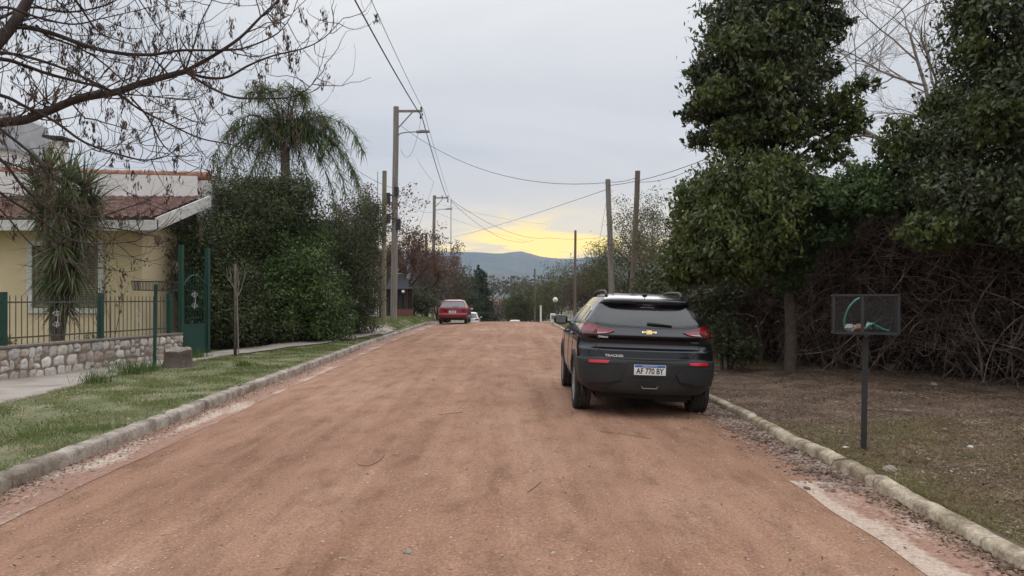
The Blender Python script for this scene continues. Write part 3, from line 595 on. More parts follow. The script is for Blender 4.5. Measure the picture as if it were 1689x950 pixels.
def make_suv():
    root = empty('parked_car', (0, 0, 0), 'dark blue grey SUV parked by the right kerb with roof rails and red tail lights', 'car')
    T = dict(w=[(.27, .62), (.31, .72), (.37, .80), (.46, .875), (.60, .895), (.78, .897), (.92, .893), (1.0, .882), (1.06, .865), (1.12, .835), (1.16, .805), (1.22, .775), (1.35, .685), (1.46, .61), (1.50, .578), (1.54, .54), (1.575, .475), (1.597, .38), (1.607, .26)],
             r=[(.27, .30), (.30, .12), (.34, .05), (.42, .012), (.52, 0), (.70, 0), (.745, .012), (.752, .06), (.80, .075), (.86, .082), (.90, .125), (.95, .148), (1.0, .128), (1.04, .080), (1.055, .074), (1.10, .115), (1.15, .158), (1.18, .172), (1.3, .245), (1.42, .33), (1.455, .345), (1.475, .27), (1.50, .26), (1.535, .32), (1.57, .52), (1.597, .85), (1.607, 1.15)],
             f=[(.27, 4.0), (.33, 4.18), (.5, 4.27), (.75, 4.26), (.88, 4.17), (.95, 3.95), (1.0, 3.62), (1.04, 3.35), (1.08, 3.22), (1.2, 2.98), (1.35, 2.68), (1.47, 2.42), (1.54, 2.22), (1.59, 1.95), (1.607, 1.7)],
             rc=[(.2, .40), (.5, .42), (.75, .42), (1.0, .42), (1.15, .38), (1.3, .34), (1.45, .30), (1.55, .3), (1.607, .25)], fc=[(.2, .5), (.9, .55), (1.1, .5), (1.5, .3), (1.607, .2)], p=2.9)
    WH = [(0, .83), (0, 3.40)]
    body, bvh = car_body(T, root, MT['navy'], MT['black_plastic'], .752, WH, .345)
    P = lambda *a, **k: panel(bvh, *a, **k)
    # rear window in its black surround
    P('rear', [(-.59, 1.445), (0, 1.462), (.59, 1.445)], [(-.735, 1.205), (-.45, 1.172), (0, 1.155), (.45, 1.172), (.735, 1.205)], .004, MT['gloss_black'], 'window_surround', root, na=30, nb=8)
    gl = P('rear', [(-.555, 1.395), (0, 1.412), (.555, 1.395)], [(-.665, 1.212), (-.43, 1.186), (0, 1.17), (.43, 1.186), (.665, 1.212)], .008, MT['glass'], 'rear_window', root, na=30, nb=8)
    P('rear', [(-.155, 1.442), (.155, 1.442)], [(-.15, 1.424), (.15, 1.424)], .016, MT['lamp_smoke'], 'brake_light', root, nb=3)
    wp = MB(); q0 = cast(bvh, (-.02, -3, 1.215), (0, 1, 0)); q1 = cast(bvh, (.30, -3, 1.192), (0, 1, 0))
    wp.tube([q0 + [0, -.03, 0], (q0 + q1) / 2 + [0, -.035, .004], q1 + [0, -.025, 0]], [.017, .014, .008], 8); wp.build('wiper', MT['black_plastic'], root, True)
    # tail lights: one half on the body corner, the other on the hatch
    for s, v in ((-1, 'rl'), (1, 'rr')):
        tl = P('rear', [(s * .44, 1.118), (s * .56, 1.145), (s * .66, 1.165)], [(s * .44, 1.105), (s * .52, 1.07), (s * .66, 1.055)], .012, MT['lamp_red'], 'tail_light', root, nb=6, thick=.02)
        # corner half seen from the corner direction
        uc = lambda x, y: (x + 2.2) * .7071 - (y + 1.5) * .7071
        def cc(x, y): return uc(-abs(x), y)
        p1 = cast(bvh, (s * .67, -3, 1.11), (0, 1, 0)); p2 = cast(bvh, (s * 3, .52, 1.15), (-s, 0, 0)); ua, ub = cc(p1[0], p1[1]), cc(p2[0], p2[1])
        um = (ua + ub) / 2
        t2 = P(v, [(ua, 1.166), (um, 1.20), (ub, 1.165)], [(ua, 1.055), (um, 1.062), (ub, 1.14)], .012, MT['lamp_red'], 'tail_light', root, nb=6, thick=.02)
        P('rear', [(s * .46, 1.117), (s * .56, 1.143), (s * .655, 1.160)], [(s * .46, 1.111), (s * .56, 1.125), (s * .655, 1.137)], .015, MT['lamp_smoke'], 'lens', tl, nb=3)
        P('rear', [(s * .53, 1.079), (s * .58, 1.079), (s * .655, 1.078)], [(s * .54, 1.070), (s * .58, 1.067), (s * .655, 1.064)], .015, MT['lamp_clear'] , 'reversing_lens', tl, nb=3)
        P(v, [(ua + (ub - ua) * .04, 1.088), (um, 1.094)], [(ua + (ub - ua) * .04, 1.068), (um, 1.076)], .015, MT['lamp_smoke'], 'lens', t2, nb=3)
        P('rear', [(s * .50, .735), (s * .60, .737), (s * .755, .735)], [(s * .52, .705), (s * .62, .702), (s * .76, .700)], .008, MT['lamp_bright'], 'reflector', root, nb=4)
        # bumper sculpting: raised corner pods
        P('rear', [(s * .34, .585), (s * .46, .665), (s * .80, .672)], [(s * .37, .50), (s * .56, .462), (s * .80, .45)], .034, MT['black_plastic'], 'bumper_corner', root, nb=6)
        # lines round the hatch
        shut_line(bvh, 'rear', [(s * .66, 1.21), (s * .665, 1.10), (s * .67, .98), (s * .655, .90), (s * .60, .83), (s * .52, .765)], root, .0045)
    for pts in ([(-.50, .765), (0, .757), (.50, .765)],): shut_line(bvh, 'rear', pts, root, .006)
    # number plate holder and diffuser
    P('rear', [(-.27, .735), (.27, .735)], [(-.30, .545), (.30, .545)], .012, MT['black_plastic'], 'plate_holder', root, nb=4)
    P('rear', [(-.44, .455), (-.30, .50), (.30, .50), (.44, .455)], [(-.50, .375), (-.3, .345), (.3, .345), (.50, .375)], .018, MT['black_plastic'], 'diffuser', root, na=24, nb=6)
    P('rear', [(-.40, .445), (-.28, .475), (.28, .475), (.40, .445)], [(-.42, .40), (-.26, .375), (.26, .375), (.42, .40)], .024, MT['black_plastic'], 'diffuser_inset', root, na=24, nb=4)
    MB().tube([(-.10, -.03, .43), (-.09, -.045, .405), (.09, -.045, .405), (.10, -.03, .43)], .007, 6).build('tow_trim', MT['steel'], root, True)
    # number plate
    pl = MB(); pl.box((0, 0, 0), (.40, .006, .13)); py = -.022; pz = .635
    plate = pl.build('number_plate', MT['plate_white'], root); bevel(plate, .004); plate.location = (0, py, pz)
    bb = MB().box((0, -.0042, .047), (.386, .003, .030)).build('plate_band', MT['plate_blue'], plate)
    text_obj('plate_text', 'AF 770 BY', .098, MT['ink'], plate, (0, -.0045, -.016), (R(90), 0, 0), .001, .80, .0022)
    text_obj('plate_text', 'REPUBLICA ARGENTINA', .019, MT['plate_white'], plate, (0, -.0062, .047), (R(90), 0, 0), .001, .9)
    # badges
    def on_rear(x, z): q = cast(bvh, (x, -3, z), (0, 1, 0)); q2 = cast(bvh, (x, -3, z + .01), (0, 1, 0)); return q, math.atan2(q2[1] - q[1], .01)
    q, a = on_rear(0, 1.098)
    def bow(k, dy): return [(x * k, dy, z * k) for x, z in [(-.092, -.012), (-.092, .018), (-.030, .018), (-.034, .036), (.030, .036), (.034, .018), (.098, .018), (.086, -.012), (.034, -.012), (.030, -.030), (-.036, -.030), (-.034, -.012)]]
    def emb(k, y0, y1, mat, name, par):
        A = bow(k, y0); B = bow(k, y1); n = len(A); o = MB().add(A + B, [list(range(n))[::-1], [n + i for i in range(n)]] + [[i, (i + 1) % n, n + (i + 1) % n, n + i] for i in range(n)]).build(name, mat, par)
        return bevel(o, .0015, 1)
    e1 = emb(1.0, .004, -.008, MT['chrome'], 'emblem', root); e1.location = q; e1.rotation_euler = (-a * .9, 0, 0); emb(.86, -.0081, -.012, MT['gold'], 'emblem_face', e1)
    q, a = on_rear(-.44, .795); text_obj('model_badge', 'TRACKER', .040, MT['badge'], root, (q[0], q[1] - .006, q[2]), (R(90), 0, R(-4)), .003, 1.35, .0012)
    q, a = on_rear(-.585, 1.030); text_obj('maker_badge', 'ONEA3', .036, MT['badge'], root, (q[0], q[1] - .008, q[2]), (R(90), 0, R(-14)), .003, 1.1, .0012)
    q, a = on_rear(.60, .985); text_obj('engine_badge', 'TURBO', .026, MT['steel'], root, (q[0], q[1] - .012, q[2]), (R(90), 0, R(14)), .002, 1.3)
    # side windows, doors, cladding
    for s, v in ((-1, 'left'), (1, 'right')):
        P(v, [(.72, 1.37), (1.2, 1.43), (2.0, 1.435), (2.45, 1.40), (2.6, 1.36)], [(.60, 1.21), (1.2, 1.165), (2.0, 1.14), (2.7, 1.125), (3.08, 1.115)], .004, MT['gloss_black'], 'window_frame', root, na=40, nb=8)
        for (a, b, c, d) in (((.76, 1.355), (1.02, 1.40), (.66, 1.225), (1.02, 1.19)), ((1.08, 1.405), (1.84, 1.418), (1.08, 1.185), (1.84, 1.155)), ((1.93, 1.418), (2.52, 1.355), (1.93, 1.152), (2.92, 1.13))):
            P(v, [a, b], [c, d], .008, MT['glass'], 'side_window', root, na=14, nb=7)
        P(v, [(1.25, .40), (2.95, .40)], [(1.25, .27), (2.95, .27)], .02, MT['black_plastic'], 'sill_trim', root, na=20, nb=5)
        for y in (1.05, 1.88, 2.95): shut_line(bvh, v, [(y, 1.14), (y + (.02 if y > 1.1 else -.03), .8), (y + (.04 if y > 1.1 else .10), .42)] if y != 1.05 else [(1.05, 1.18), (1.12, .95), (1.22, .75), (1.27, .5), (1.25, .42)], root, .004)
        for y in (1.18, 2.03):
            q = cast(bvh, (s * 3, y, 1.02), (-s, 0, 0)); MB().tube([(q[0], y - .09, 1.02), (q[0] + s * .035, y - .07, 1.022), (q[0] + s * .035, y + .07, 1.022), (q[0], y + .09, 1.02)], .013, 8).build('door_handle', MT['navy'], root, True)
        for (_, y) in WH:
            m = MB(); n = 28; P4 = []
            for i in range(n + 1):
                a = math.pi * (-.06 + 1.12 * i / n); row = []
                for r_, dx in ((.398, -.12), (.398, .010), (.41, .016), (.455, .014), (.47, -.002)):
                    yy = y - r_ * math.cos(a); zz = .355 + r_ * math.sin(a); h = cast(bvh, (s * 3, yy, max(.3, zz)), (-s, 0, 0)); bx = abs(h[0]) if h is not None else .88
                    row.append((s * (max(.80, bx) + dx), yy, zz))
                P4.append(row)
            o = m.grid(P4).build('arch_trim', MT['black_plastic'], root, True)
        # mirror
        mm = MB(); cx, cy, cz = s * .985, 2.80, 1.165; L = []
        for (k, t) in ((-.075, .72), (-.06, .95), (0, 1.0), (.06, .85), (.10, .45)):
            L.append([(cx + t * .115 * math.copysign(abs(math.cos(a)) ** .6, math.cos(a)), cy + k, cz + t * .08 * math.copysign(abs(math.sin(a)) ** .6, math.sin(a))) for a in np.linspace(0, 2 * math.pi, 21)[:-1]])
        vs = [p for r_ in L for p in r_]; mm.add(vs, [[i * 20 + j, i * 20 + (j + 1) % 20, (i + 1) * 20 + (j + 1) % 20, (i + 1) * 20 + j] for i in range(4) for j in range(20)] + [list(range(20)), [80 + j for j in range(20)]])
        mi_ = mm.build('mirror', MT['navy'], root, True); smooth_angle(mi_, 45)
        MB().bar((s * .80, 2.84, 1.12), (s * .93, 2.82, 1.13), .06, .035).build('mirror_arm', MT['black_plastic'], mi_)
        MB().box((cx, cy - .0765, cz), (.155, .004, .105)).build('mirror_glass', MT['glass_pale'], mi_)
        # roof rail
        pts = []
        for y, dz in ((.62, .005), (.72, .048), (.95, .058), (1.6, .058), (2.1, .045), (2.28, .005)):
            x = s * .505; h = cast(bvh, (x, y, 4), (0, 0, -1)); pts.append((x, y, (h[2] if h is not None else 1.5) + dz))
        MB().tube(smooth_poly(pts, 5), .021, 8).build('roof_rail', MT['dark_metal'], root, True)
        # headlight
        P('front', [(s * .45, .86), (s * .78, .90)], [(s * .45, .80), (s * .80, .80)], .01, MT['lamp_clear'], 'headlight', root, nb=4)
    P('front', [(-.55, 1.42), (0, 1.45), (.55, 1.42)], [(-.70, 1.10), (0, 1.085), (.70, 1.10)], .006, MT['glass'], 'windshield', root, na=24, nb=8)
    P('front', [(-.5, .82), (.5, .82)], [(-.55, .42), (.55, .42)], .008, MT['black_plastic'], 'grille', root, na=20, nb=6)
    P('rear', [(-.555, 1.502), (0, 1.512), (.555, 1.502)], [(-.57, 1.476), (0, 1.478), (.57, 1.476)], .008, MT['navy'], 'spoiler', root, na=24, nb=3)
    h = cast(bvh, (0, .56, 4), (0, 0, -1)); a = MB(); a.lathe([(.035, 0), (.03, .018), (.012, .035)], 16, 'Z', tuple(h)); a.tube([h + [0, .0, .03], h + [0, -.09, .20]], .0045, 6); a.build('antenna', MT['black_plastic'], root, True)
    for x in (-.28, .0, .28): shut_line(bvh, 'top', [(x, .72), (x, 1.4), (x, 2.1)], root, .004, 'roof_crease', MT['navy'], -.002) if x else None
    # underbody so that no light passes
    MB().box((0, 2.1, .30), (1.25, 3.4, .16)).box((.35, .5, .27), (.45, .22, .16)).build('underbody', MT['dark_void'], root)
    MB().tube([(-.62, .84, .33), (.62, .84, .33)], .035, 8).build('rear_axle', MT['dark_metal'], root, True)
    for s in (-1, 1):
        for (_, y) in WH: wheel(root, s * .785, y, .345, .222, s)
    return root
suv = make_suv()
suv.location = (1.715, 9.33, -.040); suv.rotation_euler = (0, R(1.9), R(-.6))

def make_hatch(name, label, pm, loc, rz, long_=3.7, ht=1.36, wd=.80, group=None, glassm='glass_pale', plate=True):
    root = empty(name, (0, 0, 0), label, 'car', group); h = ht / 1.36; k = wd / .8
    T = dict(w=[(.22, .70 * k), (.34, .775 * k), (.6, .80 * k), (.80, .795 * k), (.88, .765 * k), (1.0 * h, .70 * k), (1.22 * h, .60 * k), (1.29 * h, .56 * k), (1.335 * h, .46 * k), (1.36 * h, .25 * k)],
             r=[(.22, .22), (.34, .03), (.50, 0), (.56, .03), (.60, .07), (.86, .10), (.92, .14), (1.0 * h, .22), (1.24 * h, .42), (1.29 * h, .44), (1.33 * h, .60), (1.36 * h, 1.0)],
             f=[(.22, long_ - .2), (.45, long_), (.62, long_ - .03), (.74, long_ - .25), (.80, long_ - .75), (.86, long_ - 1.0), (1.0 * h, long_ - 1.2), (1.25 * h, long_ - 1.65), (1.36 * h, long_ - 2.0)],
             rc=[(.2, .3), (1.36 * h, .2)], fc=[(.2, .4), (1.36 * h, .2)], p=3.4)
    WH = [(0, .68), (0, long_ - .75)]; body, bvh = car_body(T, root, pm, MT['black_plastic'], .33, WH, .28, nz=46); P = lambda *a, **kk: panel(bvh, *a, **kk)
    P('rear', [(-.53 * k, 1.235 * h), (.53 * k, 1.235 * h)], [(-.66 * k, .93), (.66 * k, .93)], .006, MT[glassm], 'rear_window', root, na=16, nb=5)
    for s, v in ((-1, 'left'), (1, 'right')):
        P('rear', [(s * .50 * k, .86), (s * .77 * k, .87)], [(s * .50 * k, .74), (s * .785 * k, .72)], .008, MT['lamp_red'], 'tail_light', root, na=8, nb=3)
        P(v, [(.75, 1.20 * h), (1.8, 1.23 * h), (2.1, 1.20 * h)], [(.55, .93), (1.7, .91), (2.5, .89)], .006, MT['glass'], 'side_window', root, na=14, nb=4)
        MB().box((s * .90 * k, long_ - 1.45, .95), (.16, .08, .11)).build('mirror', pm, root)
        for (_, y) in WH: wheel(root, s * .70 * k, y, .28, .17, s, MT['steel'])
        P('front', [(s * .40, .70), (s * .68, .70)], [(s * .40, .60), (s * .7, .60)], .008, MT['lamp_clear'], 'headlight', root, na=6, nb=3)
    P('front', [(-.5 * k, 1.20 * h), (.5 * k, 1.20 * h)], [(-.62 * k, .90), (.62 * k, .90)], .006, MT['glass'], 'windshield', root, na=12, nb=5)
    P('rear', [(-.78 * k, .585), (.78 * k, .585)], [(-.785 * k, .555), (.785 * k, .555)], .012, pm, 'bumper_trim', root, na=16, nb=3)
    MB().bar((.0, .10, .975), (.32, .13, .985), .018).build('wiper', MT['black_plastic'], root)
    if plate:
        p = MB().box((0, .055, .67), (.40, .012, .13)).build('number_plate', MT['plate_white'], root); MB().box((0, .047, .67), (.30, .003, .06)).build('plate_text', MT['steel'], p)
    MB().box((0, long_ / 2, .28), (1.1 * k, long_ - .9, .12)).build('underbody', MT['dark_void'], root)
    root.location = loc; root.rotation_euler = (0, 0, rz); return root
make_hatch('parked_car', 'small dark red hatchback parked at the left kerb on the crest', MT['red'], (-3.26, 40.5, float(zc(41)) - .03), 0)
make_hatch('parked_car', 'white car parked just beyond the red hatchback at the left kerb', MT['white'], (-3.75, 49.5, float(zc(50)) - .08), 0, 4.0, 1.42, .82)
make_hatch('parked_car', 'white car half hidden below the crest right of the red hatchback', MT['white'], (-3.85, 67, float(zc(68)) - .03), 0, 4.0, 1.45, .84)
make_hatch('parked_car', 'dark car whose roof barely shows over the middle of the crest', MT['silver'], (.35, 88, float(zc(89)) - .03), 0, 4.1, 1.44, .84)

# ------------------------------------------------------------ house on the left
def house():
    H = empty('house', (-12.5, 19.5, .3), 'single storey yellow house with clay tile roof and white parapet', 'house'); ox, oy, oz = H.location
    def put(m, n, mat, par=H, sm=False): return m.build(n, mat, par, sm, None)
    L = lambda x, y, z: (x - ox, y - oy, z - oz)
    def box(m, x0, x1, y0, y1, z0, z1, mi=0): m.box(L((x0 + x1) / 2, (y0 + y1) / 2, (z0 + z1) / 2), (x1 - x0, y1 - y0, z1 - z0), m=mi)
    m = MB(); wx0, wx1, wz0, wz1 = -12.30, -10.60, 1.25, 2.85
    box(m, -19, wx0, 19, 19.25, .05, 3.45); box(m, wx1, -9.5, 19, 19.25, .05, 3.45); box(m, wx0, wx1, 19, 19.25, .05, wz0); box(m, wx0, wx1, 19, 19.25, wz1, 3.45)
    box(m, -9.75, -9.5, 19.25, 29, .05, 3.40); put(m, 'wall', MT['yellow_wall'])
    m = MB(); box(m, -19, -9.06, 21.3, 21.55, 3.3, 5.02); box(m, -9.31, -9.06, 21.55, 29, 3.3, 5.02)
    # parapet top falls slightly to the right
    m2 = []
    for v in m.v:
        m2.append((v[0], v[1], v[2] + (.0 if v[2] < 1.2 + oz else 0) + (.022 * (-9.06 - ox - v[0]) if v[2] > 4.5 - oz else 0)))
    m.v = m2; put(m, 'parapet', MT['white_wall'])
    m = MB(); xs = np.arange(-19, -9.0, .33)
    for i, x in enumerate(xs):
        z = 5.03 + .022 * (-9.06 - x); m.tube([L(x, 21.42, z), L(x + .36, 21.42, z + .012)], [.115, .13], 10)
    put(m, 'coping', MT['coping'], H, True)
    # tiled roof: barrel tiles in overlapping courses
    x0, x1, y0, y1, z0, z1 = -19.4, -8.86, 18.35, 21.3, 3.46, 4.40; nx = int((x1 - x0) / .24) * 8; rows = 9; P = []
    X = np.linspace(x0, x1, nx)
    for r_ in range(rows):
        for e in (0, 1):
            t = (r_ + e * .98) / rows; y = y0 + (y1 - y0) * t; z = z0 + (z1 - z0) * t + (.028 if e == 0 else 0.0)
            ph = (X - x0) / .24 * 2 * np.pi; zz = z + .062 * np.abs(np.cos(ph / 2)) ** .8 + .006 * np.sin(np.floor((X - x0) / .2) * 7.3 + r_ * 3.1)
            P.append([L(a, y, b) for a, b in zip(X, zz)])
    put(MB().grid(P), 'roof', MT['tile'], H, True)
    # verge tiles, fascia and soffit
    m = MB(); m.add([L(x0, 18.30, 3.18), L(-8.78, 18.30, 3.18), L(-8.78, 18.30, 3.44), L(x0, 18.30, 3.44), L(x0, 18.36, 3.18), L(-8.78, 18.36, 3.18), L(-8.78, 18.36, 3.44), L(x0, 18.36, 3.44)], [[0, 1, 2, 3], [7, 6, 5, 4], [0, 4, 5, 1], [3, 2, 6, 7], [1, 5, 6, 2]])
    m.add([L(-8.78, 18.30, 3.18), L(-8.78, 21.6, 4.18), L(-8.78, 21.6, 4.50), L(-8.78, 18.30, 3.50), L(-8.86, 18.36, 3.18), L(-8.86, 21.6, 4.18), L(-8.86, 21.6, 4.50), L(-8.86, 18.36, 3.50)], [[0, 1, 2, 3], [7, 6, 5, 4], [3, 2, 6, 7], [0, 4, 5, 1], [1, 5, 6, 2], [0, 3, 7, 4]])
    m.add([L(x0, 18.36, 3.20), L(-8.86, 18.36, 3.20), L(-8.86, 19.05, 3.42), L(x0, 19.05, 3.42)], [[0, 1, 2, 3]])
    m.add([L(-9.55, 18.36, 3.201), L(-8.87, 18.36, 3.201), L(-8.87, 21.6, 4.17), L(-9.55, 21.6, 4.17)], [[0, 1, 2, 3]])
    put(m, 'fascia', MT['fascia'])
    # window
    w = MB(); t = .13
    for (a, b, c, d) in ((wx0 - t, wx1 + t, wz0 - t, wz0), (wx0 - t, wx1 + t, wz1, wz1 + t), (wx0 - t, wx0, wz0, wz1), (wx1, wx1 + t, wz0, wz1)): box(w, a, b, 18.94, 19.02, c, d)
    wo = put(w, 'window', MT['white_trim']); s = MB()
    for k in range(2):
        a = wx0 + .02 + k * .84; b = a + .81
        for (p, q, c, d) in ((a, b, wz0 + .02, wz0 + .1), (a, b, wz1 - .1, wz1 - .02), (a, a + .08, wz0 + .1, wz1 - .1), (b - .08, b, wz0 + .1, wz1 - .1)): box(s, p, q, 19.03, 19.07, c, d)
        for i in range(22):
            z = wz0 + .13 + i * (wz1 - wz0 - .24) / 22; s.box(L((a + b) / 2, 19.05, z), (b - a - .16, .045, .012), rx=R(35))
    put(s, 'shutter', MT['shutter'], wo); s = MB(); box(s, wx0, wx1, 19.10, 19.13, wz0, wz1); put(s, 'pane', MT['glass'], wo)
    s = MB()
    for i in range(9): x = wx0 + .1 + i * .19; s.tube([L(x, 18.95, wz0 - .02), L(x, 18.95, wz1 + .02)], .007, 6)
    for z in (1.5, 2.0, 2.6): s.bar(L(wx0, 18.95, z), L(wx1, 18.95, z), .02, .005)
    put(s, 'window_bars', MT['shutter'], wo)
    # roof tower with grey water tank housing
    m = MB(); box(m, -17, -15.15, 22.2, 24, 4.6, 5.95); put(m, 'tank_tower', MT['white_wall'])
    m = MB(); box(m, -15.15, -13.5, 22.4, 24, 4.2, 5.15); put(m, 'upper_block', MT['white_wall'])
    m = MB(); vs = []
    for z, e in ((5.95, .12), (6.0, .14), (7.15, .06), (7.32, -.1)): vs += [L(-17 - e, 22.2 - e, z), L(-15.15 + e, 22.2 - e, z - (.12 if z > 7 else 0)), L(-15.15 + e, 24 + e, z - (.12 if z > 7 else 0)), L(-17 - e, 24 + e, z)]
    m.add(vs, [[i * 4 + j, i * 4 + (j + 1) % 4, i * 4 + 4 + (j + 1) % 4, i * 4 + 4 + j] for i in range(3) for j in range(4)] + [[3, 2, 1, 0], [12, 13, 14, 15]]); put(m, 'tank_housing', MT['grey_sheet'])
    c = MB(); box(c, -13.75, -13.42, 22, 22.33, 4.8, 6.18); co = put(c, 'chimney', MT['white_wall']); c = MB(); c.box(L(-13.58, 22.16, 6.28), (.62, .62, .07), ry=R(4)); put(c, 'chimney_cap', MT['charcoal'], co)
    m = MB(); box(m, -19, -8, 29.2, 29.4, .0, 3.3); put(m, 'rear_wall', MT['white_wall'])
house()
# drop pod stone wall and fence: the line runs slightly towards the road
WL = lambda y: -8.86 + .167 * (y - 12.8)
def stone_wall():
    y0, y1, h0 = 2.0, 17.75, .67; root = empty('stone_wall', (WL(17), 17, .05), 'low wall of pale fieldstones set in mortar under the green fence', 'wall'); o = root.location
    m = MB(); P = []
    L = lambda p: (p[0] - o[0], p[1] - o[1], p[2] - o[2]); d = Vector((.167, 1, 0)).normalized(); nrm = Vector((1, -.167, 0)).normalized(); len_ = (y1 - y0) / d.y
    def pt(s, off, z): q = Vector((WL(y0), y0, 0)) + d * s + nrm * off; return L((q.x, q.y, z))
    m.add([pt(0, -.16, 0), pt(len_, -.16, 0), pt(len_, .14, 0), pt(0, .14, 0), pt(0, -.16, .64), pt(len_, -.16, .64), pt(len_, .14, .64), pt(0, .14, .64)], [[0, 3, 2, 1], [4, 5, 6, 7], [0, 1, 5, 4], [1, 2, 6, 5], [2, 3, 7, 6], [3, 0, 4, 7]])
    m.build('mortar_core', MT['mortar'], root)
    m = MB()
    m.add([pt(0, -.17, .64), pt(len_, -.17, .64), pt(len_, .165, .64), pt(0, .165, .64), pt(0, -.17, .675), pt(len_, -.17, .675), pt(len_, .165, .675), pt(0, .165, .675)], [[0, 3, 2, 1], [4, 5, 6, 7], [0, 1, 5, 4], [1, 2, 6, 5], [2, 3, 7, 6], [3, 0, 4, 7]])
    m.build('cap', MT['mortar'], root)
    rs = random.Random(5); cols = int(len_ / .235); rows = 3; G = {}
    cells = []; zl = [.025, .23, .435, .635]
    for j in range(3):
        x = -rs.uniform(0, .2)
        while x < len_:
            wd = rs.uniform(.16, .36); x2 = min(x + wd, len_); a = max(0, x)
            if x2 - a > .09:
                if wd > .24 and rs.random() < .35:
                    zm = (zl[j] + zl[j + 1]) / 2 + rs.uniform(-.03, .03); xm = (a + x2) / 2 + rs.uniform(-.03, .03); cells += [[(a, zl[j]), (xm, zl[j]), (xm, zl[j + 1]), (a, zl[j + 1])], [(xm, zl[j]), (x2, zl[j]), (x2, zm), (xm, zm)], [(xm, zm), (x2, zm), (x2, zl[j + 1]), (xm, zl[j + 1])]]
                else: cells.append([(a, zl[j]), (x2, zl[j]), (x2, zl[j + 1]), (a, zl[j + 1])])
            x += wd
    def dome(c, face):
        K = 7; cx = sum(p[0] for p in c) / 4; cz = sum(p[1] for p in c) / 4; rr = rs.uniform(.86, .99); b = rs.uniform(.014, .036); Pg = []; n1, n2 = rs.uniform(0, 6), rs.uniform(0, 6)
        for a in range(K):
            row = []
            for e in range(K):
                u, v = a / (K - 1), e / (K - 1); uu, vv = 2 * u - 1, 2 * v - 1; k = 1 - .16 * (uu * uu) * (vv * vv) - .07 * math.sin(n1 + 5 * math.atan2(vv, uu + 1e-6))
                x = (c[0][0] * (1 - u) * (1 - v) + c[1][0] * u * (1 - v) + c[2][0] * u * v + c[3][0] * (1 - u) * v - cx) * rr * k + cx
                z = (c[0][1] * (1 - u) * (1 - v) + c[1][1] * u * (1 - v) + c[2][1] * u * v + c[3][1] * (1 - u) * v - cz) * rr * k + cz
                hgt = b * ((1 - uu ** 4) * (1 - vv ** 4)) ** .6 + .012 * math.sin(n1 + 9 * u) * math.sin(n2 + 7 * v) * (1 - uu ** 4) * (1 - vv ** 4); row.append(face(x, hgt, z))
            Pg.append(row)
        st.grid(Pg)
    st = MB()
    for c in cells: dome([(p[0] + rs.uniform(-.025, .025), min(.64, max(.0, p[1] + rs.uniform(-.035, .035)))) for p in c], lambda x, h, z: pt(x, .138 + h, z))
    for j in range(3):
        for i in range(1): dome([(-.16, .03 + j * .2), (.15, .03 + j * .2), (.15, .23 + j * .2), (-.16, .23 + j * .2)], lambda x, h, z: pt(len_ - .005 + h, x, z))
    s = st.build('stones', MT['stone'], root, True)
stone_wall()
def scroll(cx, cz, L3, m, s=1.0):
    """wrought iron S scroll ornament"""
    for k in (-1, 1):
        for sg in (-1, 1):
            P = []
            for i in range(18):
                t = i / 17; r_ = .055 * (1 - t * .75) * s; a = sg * (t * 7.5); P.append(L3(cx + k * .035 * s + r_ * math.cos(a) * k, cz + sg * (.09 * s) + r_ * math.sin(a)))
            m.tube(P, .008, 5)
    m.tube([L3(cx, cz - .17 * s), L3(cx + .03, cz), L3(cx, cz + .17 * s)], .008, 5)
def fence():
    root = empty('iron_fence', (WL(15), 15, .675), 'green and grey picket fence standing on the stone wall', 'fence'); o = root.location
    def L3f(y, z): return (WL(y) - o[0], y - o[1], z - o[2])
    for y in (5.7, 8.1, 10.5, 12.86, 15.2, 17.45):
        p = MB().box((WL(y) - o[0], y - o[1], 1.14 - o[2]), (.095, .095, .94), rz=-.165); p.build('post', MT['green_paint'], root)
    m = MB()
    for z in (1.43, .80): m.bar(L3f(3, z), L3f(17.5, z), .012, .028)
    m.build('rail', MT['grey_iron'], root); m = MB(); n = int((17.4 - 3) / .125)
    for i in range(n):
        y = 3 + i * .125
        if min(abs(y - q) for q in (5.7, 8.1, 10.5, 12.86, 15.2, 17.45)) < .06: continue
        m.tube([L3f(y, .675), L3f(y, 1.52), L3f(y, 1.56)], [.009, .009, .003], 5)
    b = m.build('pickets', MT['grey_iron'], root)
    for y in (6.9, 9.3, 14.05, 16.35):
        m = MB(); m_y = y; scroll(y, 1.11, L3f, m, 1.0); m.build('scroll_ornament', MT['pale_iron'], root)
fence()
